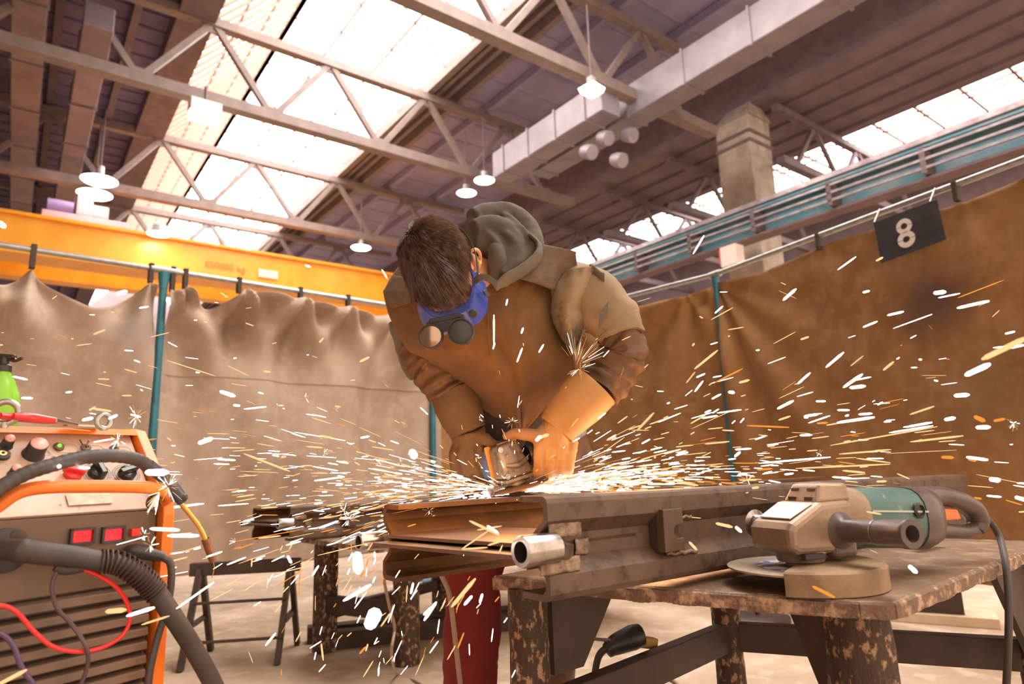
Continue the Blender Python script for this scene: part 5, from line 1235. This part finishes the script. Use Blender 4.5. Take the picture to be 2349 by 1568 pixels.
MB().lathe([(.022, 0), (.024, .012), (.012, .014), (.012, .022), (0, .022)], Q(0, 0, -.054), -nd, 24).build('spindle', m_alu2, SG, smooth=True)
dcs = Q(.004, .004, -.074)
MB().lathe([(0, 0), (.086, 0), (.0865, .003), (0, .003)], dcs, nd, 48).build('grinding_disc', mat('hot_abrasive_disc', (.30, .17, .10), .8, col2=(.2, .1, .06), scale=40), SG, smooth=True)
guard2(dcs+nd*.006, .090, .018, SG, m_alu2, nd, -ga-gs*.5, PI*.42, .010)
MB().tube([Q(-.30, 0, 0), W(1112, 1140, 2.14), W(1060, 1230, 2.0), W(1020, 1290, 1.92), W(1014, 1318, 1.80)], .006, 10).build('power_cord', m_cab, SG, smooth=True)
# ------------------------------------------------------------------ sparks
SM = [emis('white_hot_spark', (1, .90, .84), 7, False), emis('yellow_hot_spark', (1, .54, .23), 1.1, False), emis('orange_spark', (1, .33, .05), .8, False)]
rs = random.Random(11)
class Sp:
    def __init__(s): s.v = []; s.f = []; s.mi = []
    def add(s, p, d, L, r, mi, n=5):
        d = d.normalized(); x, y, _ = frame_of(d); o = len(s.v)
        for t_, k in ((0, .35), (.12, .9), (.8, 1.0), (1, .45)):
            c = p+d*(L*(t_-.5))
            for j in range(n):
                a = 2*PI*j/n; s.v.append(tuple(c+x*(math.cos(a)*r*k)+y*(math.sin(a)*r*k)))
        for i in range(3):
            for j in range(n): s.f.append((o+i*n+j, o+i*n+(j+1) % n, o+(i+1)*n+(j+1) % n, o+(i+1)*n+j)); s.mi.append(mi)
        s.f.append(tuple(o+j for j in range(n))[::-1]); s.f.append(tuple(o+3*n+j for j in range(n))); s.mi += [mi, mi]
    def build(s, name):
        me = bpy.data.meshes.new(name); me.from_pydata(s.v, [], s.f)
        used = sorted(set(s.mi)); 
        for k in used: me.materials.append(SM[k])
        me.polygons.foreach_set('material_index', [used.index(k) for k in s.mi]); me.update()
        o = bpy.data.objects.new(name, me); COL.objects.link(o); return o
S0 = W(1172, 1122, 1.80)
ALL = []       # (position, direction, length, radius, colour)
def col(): 
    q = rs.random(); return 0 if q < .42 else (1 if q < .88 else 2)
def shoot(n, az0, azs, el0, els, r0, rsc, rmax, Lm, w0, face=1, org=None, jit=.10, g=.10):
    k = 0
    while k < n:
        az = math.radians(rs.gauss(az0, azs)); el = math.radians(rs.gauss(el0, els)); r = r0+rs.expovariate(1/rsc)
        if r > rmax: continue
        d = V((math.cos(az)*math.cos(el), math.sin(az)*math.cos(el), math.sin(el)))
        p = (org or S0)+d*r-V((0, 0, g*r*r))
        dd = (d-V((0, 0, 2*g*r*rs.uniform(.4, 1.6)))+V((rs.gauss(0, jit), rs.gauss(0, jit), rs.gauss(0, jit)))*.8)
        L = Lm*rs.lognormvariate(0, .55)*(.6+.5*r); w_ = w0*rs.lognormvariate(0, .4)
        # keep clear of the bench top and the rails
        if p.z < .80: k += 1; continue
        if p.z < .99 and p.x > 0 and abs((p-Q0).dot(NX)) < .03: p.z = .99
        ALL.append((p, dd, L, w_, col())); k += 1
# dense low jet to the right, then a wider fan
shoot(620, -8, 9, 5, 3.0, .05, .22, .75, .026, .00085, jit=.05)
shoot(330, -6, 14, 7, 4.5, .10, .42, 1.5, .040, .0010, jit=.06)
shoot(150, -16, 20, 15, 10, .25, .55, 1.6, .034, .0014, jit=.12)
shoot(60, -30, 12, 10, 12, .45, .45, 1.25, .024, .0017, jit=.2)
# jet to the left and its fan
shoot(190, 188, 10, 5, 5, .04, .20, .7, .026, .00055, jit=.06)
shoot(270, 190, 16, 8, 9, .14, .55, 1.35, .034, .0008, jit=.08)
shoot(120, 196, 18, 3, 12, .30, .5, 1.35, .034, .0011, jit=.10)
shoot(120, 200, 14, -7, 7, .25, .4, 1.3, .030, .0011, jit=.10)
shoot(60, 90, 60, 45, 25, .02, .12, .4, .016, .0007, jit=.3)       # up in front of the apron
shoot(60, 250, 40, 35, 25, .05, .18, .6, .018, .0008, jit=.3)
# those that drop past the bench edge
for k in range(115):
    px = rs.gauss(880, 120) if rs.random() < .75 else rs.uniform(560, 1180); py = rs.uniform(1250, 1545); D = rs.uniform(1.15, 1.75)
    p = W(px, py, D)
    if p.z < .05: continue
    ALL.append((p, V((rs.gauss(-.35, .3), rs.gauss(-.1, .3), -1 if rs.random() < .6 else -.5)), .022*rs.lognormvariate(0, .4), .0012*rs.lognormvariate(0, .4), col()))
for k in range(70):
    p = W(rs.uniform(0, 860), rs.uniform(680, 1100), rs.uniform(1.1, 1.9)); ALL.append((p, V((-1, rs.gauss(0, .4), rs.gauss(.0, .35))), .014*rs.lognormvariate(0, .5), .0011*rs.lognormvariate(0, .4), col()))
for k in range(42):
    p = W(rs.uniform(1430, 2330), rs.uniform(640, 1060), rs.uniform(1.0, 2.2)); ALL.append((p, V((1, rs.gauss(0, .4), rs.gauss(.35, .35))), .020*rs.lognormvariate(0, .5), .0013*rs.lognormvariate(0, .4), col()))
# large near sparks
BIG = [(2252, 824, 2360, 772, 14, .95, 1), (2215, 860, 2270, 835, 12, .95, 0), (1830, 880, 1858, 855, 5, 1.3, 0), (1895, 842, 1935, 808, 6, 1.3, 0), (1935, 888, 1978, 858, 7, 1.2, 0),
       (1950, 889, 1984, 885, 8, 1.2, 0), (1980, 750, 2012, 737, 5, 1.4, 0), (2143, 672, 2168, 669, 9, 1.1, 0), (2190, 907, 2222, 905, 9, 1.1, 0), (1640, 718, 1658, 702, 4, 1.5, 0), (1590, 582, 1615, 540, 4.5, 1.6, 0),
       (2088, 1013, 2210, 999, 5, 1.3, 1), (1905, 1021, 2150, 978, 3.5, 1.4, 1), (2040, 992, 2140, 976, 4, 1.4, 0), (1925, 1041, 2035, 1032, 4, 1.4, 1), (1740, 1062, 1905, 1048, 4, 1.5, 0), (1825, 1074, 2042, 1064, 4, 1.4, 1), (1970, 950, 2000, 948, 5, 1.3, 0),
       (1835, 998, 1862, 997, 5, 1.4, 0), (2168, 962, 2190, 958, 8, 1.15, 0), (2236, 955, 2258, 965, 11, 1.05, 2), (2280, 965, 2305, 960, 7, 1.05, 2), (2240, 980, 2270, 979, 9, 1.1, 0), (2160, 1048, 2187, 1049, 8, 1.1, 2), (2222, 1052, 2238, 1056, 8, 1.1, 2), (2272, 1099, 2292, 1101, 10, 1.0, 0), (2330, 1140, 2352, 1146, 8, 1.0, 0),
       (505, 897, 538, 908, 9, 1.25, 0), (456, 1016, 486, 1005, 11, 1.2, 0), (945, 1036, 951, 1046, 19, 1.3, 0), (819, 1268, 822, 1312, 24, 1.15, 0), (848, 1432, 862, 1404, 34, .95, 0), (788, 1377, 850, 1341, 8, 1.1, 0), (1036, 1391, 1090, 1327, 10, 1.15, 1),
       (345, 1212, 410, 1215, 8, 1.1, 0), (385, 1228, 455, 1228, 8, 1.1, 0), (335, 1083, 384, 1083, 15, 1.0, 0), (1077, 1194, 1145, 1226, 7, 1.15, 1), (1118, 1206, 1142, 1222, 7, 1.15, 0), (1060, 1258, 1120, 1217, 4, 1.2, 1), (1060, 1259, 1118, 1255, 4, 1.2, 1), (291, 1412, 353, 1393, 8, 1.05, 0), (243, 1402, 288, 1398, 12, 1.0, 1), (-5, 1570, 60, 1536, 10, 1.0, 1),
       (325, 1432, 388, 1412, 5, 1.1, 1), (1133, 790, 1133, 722, 4, 1.5, 0), (1131, 800, 1135, 786, 4, 1.5, 0), (1186, 830, 1198, 798, 4.5, 1.5, 0), (1236, 808, 1247, 790, 4.5, 1.5, 0), (1161, 700, 1164, 686, 4, 1.5, 0), (1196, 764, 1200, 752, 5, 1.5, 0), (268, 674, 290, 668, 10, 1.2, 0), (876, 618, 888, 638, 4, 1.6, 0), (2086, 1298, 2102, 1312, 10, 1.1, 0), (1688, 1208, 1700, 1219, 7, 1.15, 0),
       (1236, 1004, 1258, 996, 9, 1.5, 1), (1230, 1010, 1240, 1000, 9, 1.4, 0), (0, 510, 10, 520, 12, 1.3, 0), (250, 960, 268, 952, 6, 1.1, 0), (190, 963, 212, 958, 7, 1.1, 0), (30, 863, 62, 870, 4, 1.2, 0), (50, 912, 74, 913, 5, 1.2, 0), (300, 950, 322, 956, 4, 1.2, 0), (180, 1072, 205, 1073, 5, 1.1, 0), (126, 1073, 138, 1068, 9, 1.1, 0), (2010, 598, 2025, 590, 6, 1.5, 1),
       (700, 608, 712, 612, 5, 1.5, 0), (505, 670, 523, 682, 3.5, 1.5, 1), (383, 826, 494, 862, 2.5, 1.5, 1), (522, 838, 570, 861, 2, 1.5, 1), (405, 1395, 490, 1335, 4, 1.1, 0), (660, 1275, 668, 1290, 6, 1.1, 0), (1095, 1215, 1150, 1206, 4, 1.2, 1), (1120, 1250, 1150, 1240, 5, 1.1, 1)]
for (x0, y0, x1, y1, w_, D, c_) in BIG:
    a = W(x0, y0, D*1.02); e = W(x1, y1, D*.98); ALL.append(((a+e)/2, e-a, (e-a).length+.0002, w_/2*D/F*.93, c_))
FINE = Sp()
def burst(px, py, D, n, L, seed_dir=None, spread=1.0):
    c = W(px, py, D)
    for k in range(n):
        d = V((rs.gauss(0, 1), rs.gauss(0, .6), rs.gauss(0, 1)))
        if seed_dir is not None: d = V(seed_dir)+d*spread
        d.normalize(); l = L*rs.uniform(.3, 1.0); FINE.add(c+d*(l*.5+rs.uniform(0, L*.5)), d, l, rs.uniform(.00018, .0004), rs.choice((0, 1, 1)), 4)
burst(352, 1150, 1.22, 30, .034, (.25, 0, -1), .45) if False else burst(366, 1128, 1.22, 34, .034, (-.35, -.2, -1), .28)
burst(386, 1112, 1.22, 34, .020); burst(385, 1118, 1.22, 14, .03)
for q in ((312, 955, 1.25, 20, .018), (270, 1008, 1.2, 22, .014), (1175, 966, 1.62, 12, .018), (1100, 962, 1.62, 8, .010), (1186, 660, 1.6, 0, .01), (700, 910, 1.6, 8, .012), (800, 1190, 1.5, 26, .02), (790, 1170, 1.5, 18, .02), (540, 1240, 1.5, 8, .012),
          (985, 1170, 1.6, 10, .015), (1330, 845, 1.62, 14, .03), (640, 930, 1.6, 8, .012), (870, 1060, 1.6, 12, .014), (920, 1060, 1.6, 10, .012), (745, 1040, 1.6, 8, .012), (770, 940, 1.6, 10, .012), (2325, 970, 1.1, 12, .012), (1715, 1100, 1.7, 10, .02), (1880, 1040, 1.6, 12, .012), (330, 1225, 1.1, 10, .01), (345, 1250, 1.1, 14, .012)):
    burst(*q)
burst(1322, 838, 1.66, 26, .075, (.35, 0, 1.0), .45)      # long thin streaks rising off the sleeve
# molten spray right at the disc
for k in range(300):
    d = V((rs.gauss(1, .35), rs.gauss(-.15, .3), rs.gauss(.06, .06))).normalized(); r = abs(rs.gauss(0, .13)); FINE.add(S0+V((.05, 0, -.006))+d*r, d, rs.uniform(.008, .03), rs.uniform(.0009, .002), rs.choice((0, 0, 0, 1)), 4)
for k in range(90):
    d = V((rs.gauss(-1, .25), rs.gauss(-.1, .3), rs.gauss(.0, .10))).normalized(); r = abs(rs.gauss(0, .045)); FINE.add(S0+V((-.015, 0, -.012))+d*r, d, rs.uniform(.008, .022), rs.uniform(.0009, .0018), rs.choice((0, 0, 0, 1)), 4)
for k in range(300):      # hair-thin rays close to the contact
    sgn = 1 if rs.random() < .45 else -1
    d = V((sgn*1.0, rs.gauss(-.1, .3), rs.gauss(.10, .16))).normalized(); r = rs.uniform(.03, .34); FINE.add(S0+d*r, d, rs.uniform(.02, .09), rs.uniform(.00025, .0005), rs.choice((1, 1, 0, 2)), 4)
def size(q):
    p = q[0]-V(C0); return q[2]*q[3]/p.length**2 if p.length > .3 else 0
CI = RC.T
def inframe(p):
    c = CI@(np.array(p)-C0); 
    if c[2] < .2: return False
    x = CX+F*c[0]/c[2]; y = CY+F*c[1]/c[2]; return -20 < x < 2369 and -20 < y < 1588
ALL = [q for q in ALL if (q[0]-V(C0)).length > .75]
vis = sorted([q for q in ALL if inframe(q[0])], key=size, reverse=True)
big = vis[:290]; rest = vis[290:]
for (p, d, L, r, c_) in big:
    s_ = Sp(); s_.add(p, d, L, r, c_, 8); o = s_.build('spark')
    if p.z < .78: lb, gr = 'glowing spark falling through the air below the bench tops', 'sparks falling below the bench tops'
    elif p.x > .95: lb, gr = 'glowing spark far out in front of the wide brown curtain on the right', 'sparks in front of the wide brown curtain'
    elif p.x > .03: lb, gr = 'glowing spark flying from the held grinder towards the leaning post', 'sparks right of the held grinder'
    elif p.x > -.32: lb, gr = 'glowing spark hovering close to the man and the held grinder', 'sparks around the man'
    elif p.x > -.62: lb, gr = 'glowing spark flying from the held grinder towards the left teal post', 'sparks between the man and the welding machine'
    else: lb, gr = 'glowing spark near or in front of the welding machine on the left', 'sparks around the welding machine'
    tag(o, lb, 'spark', gr)
for (p, d, L, r, c_) in rest: FINE.add(p, d, L, r, c_, 4)
tag(FINE.build('spark_spray'), 'dense spray of fine glowing sparks thrown left and right by the held grinder', 'sparks', kind='stuff')
# ------------------------------------------------------------------ light
w = bpy.data.worlds.new('world'); SC.world = w; w.use_nodes = True
w.node_tree.nodes['Background'].inputs[0].default_value = (1, .78, .60, 1)
w.node_tree.nodes['Background'].inputs[1].default_value = 1.5
def plight(name, loc, col, e, r=.05):
    l = bpy.data.lights.new(name, 'POINT'); l.color = col; l.energy = e; l.shadow_soft_size = r
    o = bpy.data.objects.new(name, l); COL.objects.link(o); o.location = loc; return o
plight('grinding_glow', W(1150, 1088, 1.50), (1, .46, .13), 2.1, .06)
plight('spark_glow_right', W(1480, 1070, 1.75), (1, .47, .14), 5.2, .15)
plight('spark_glow_left', W(900, 1090, 1.5), (1, .55, .2), 2.2, .12)
SC.view_settings.exposure = .40
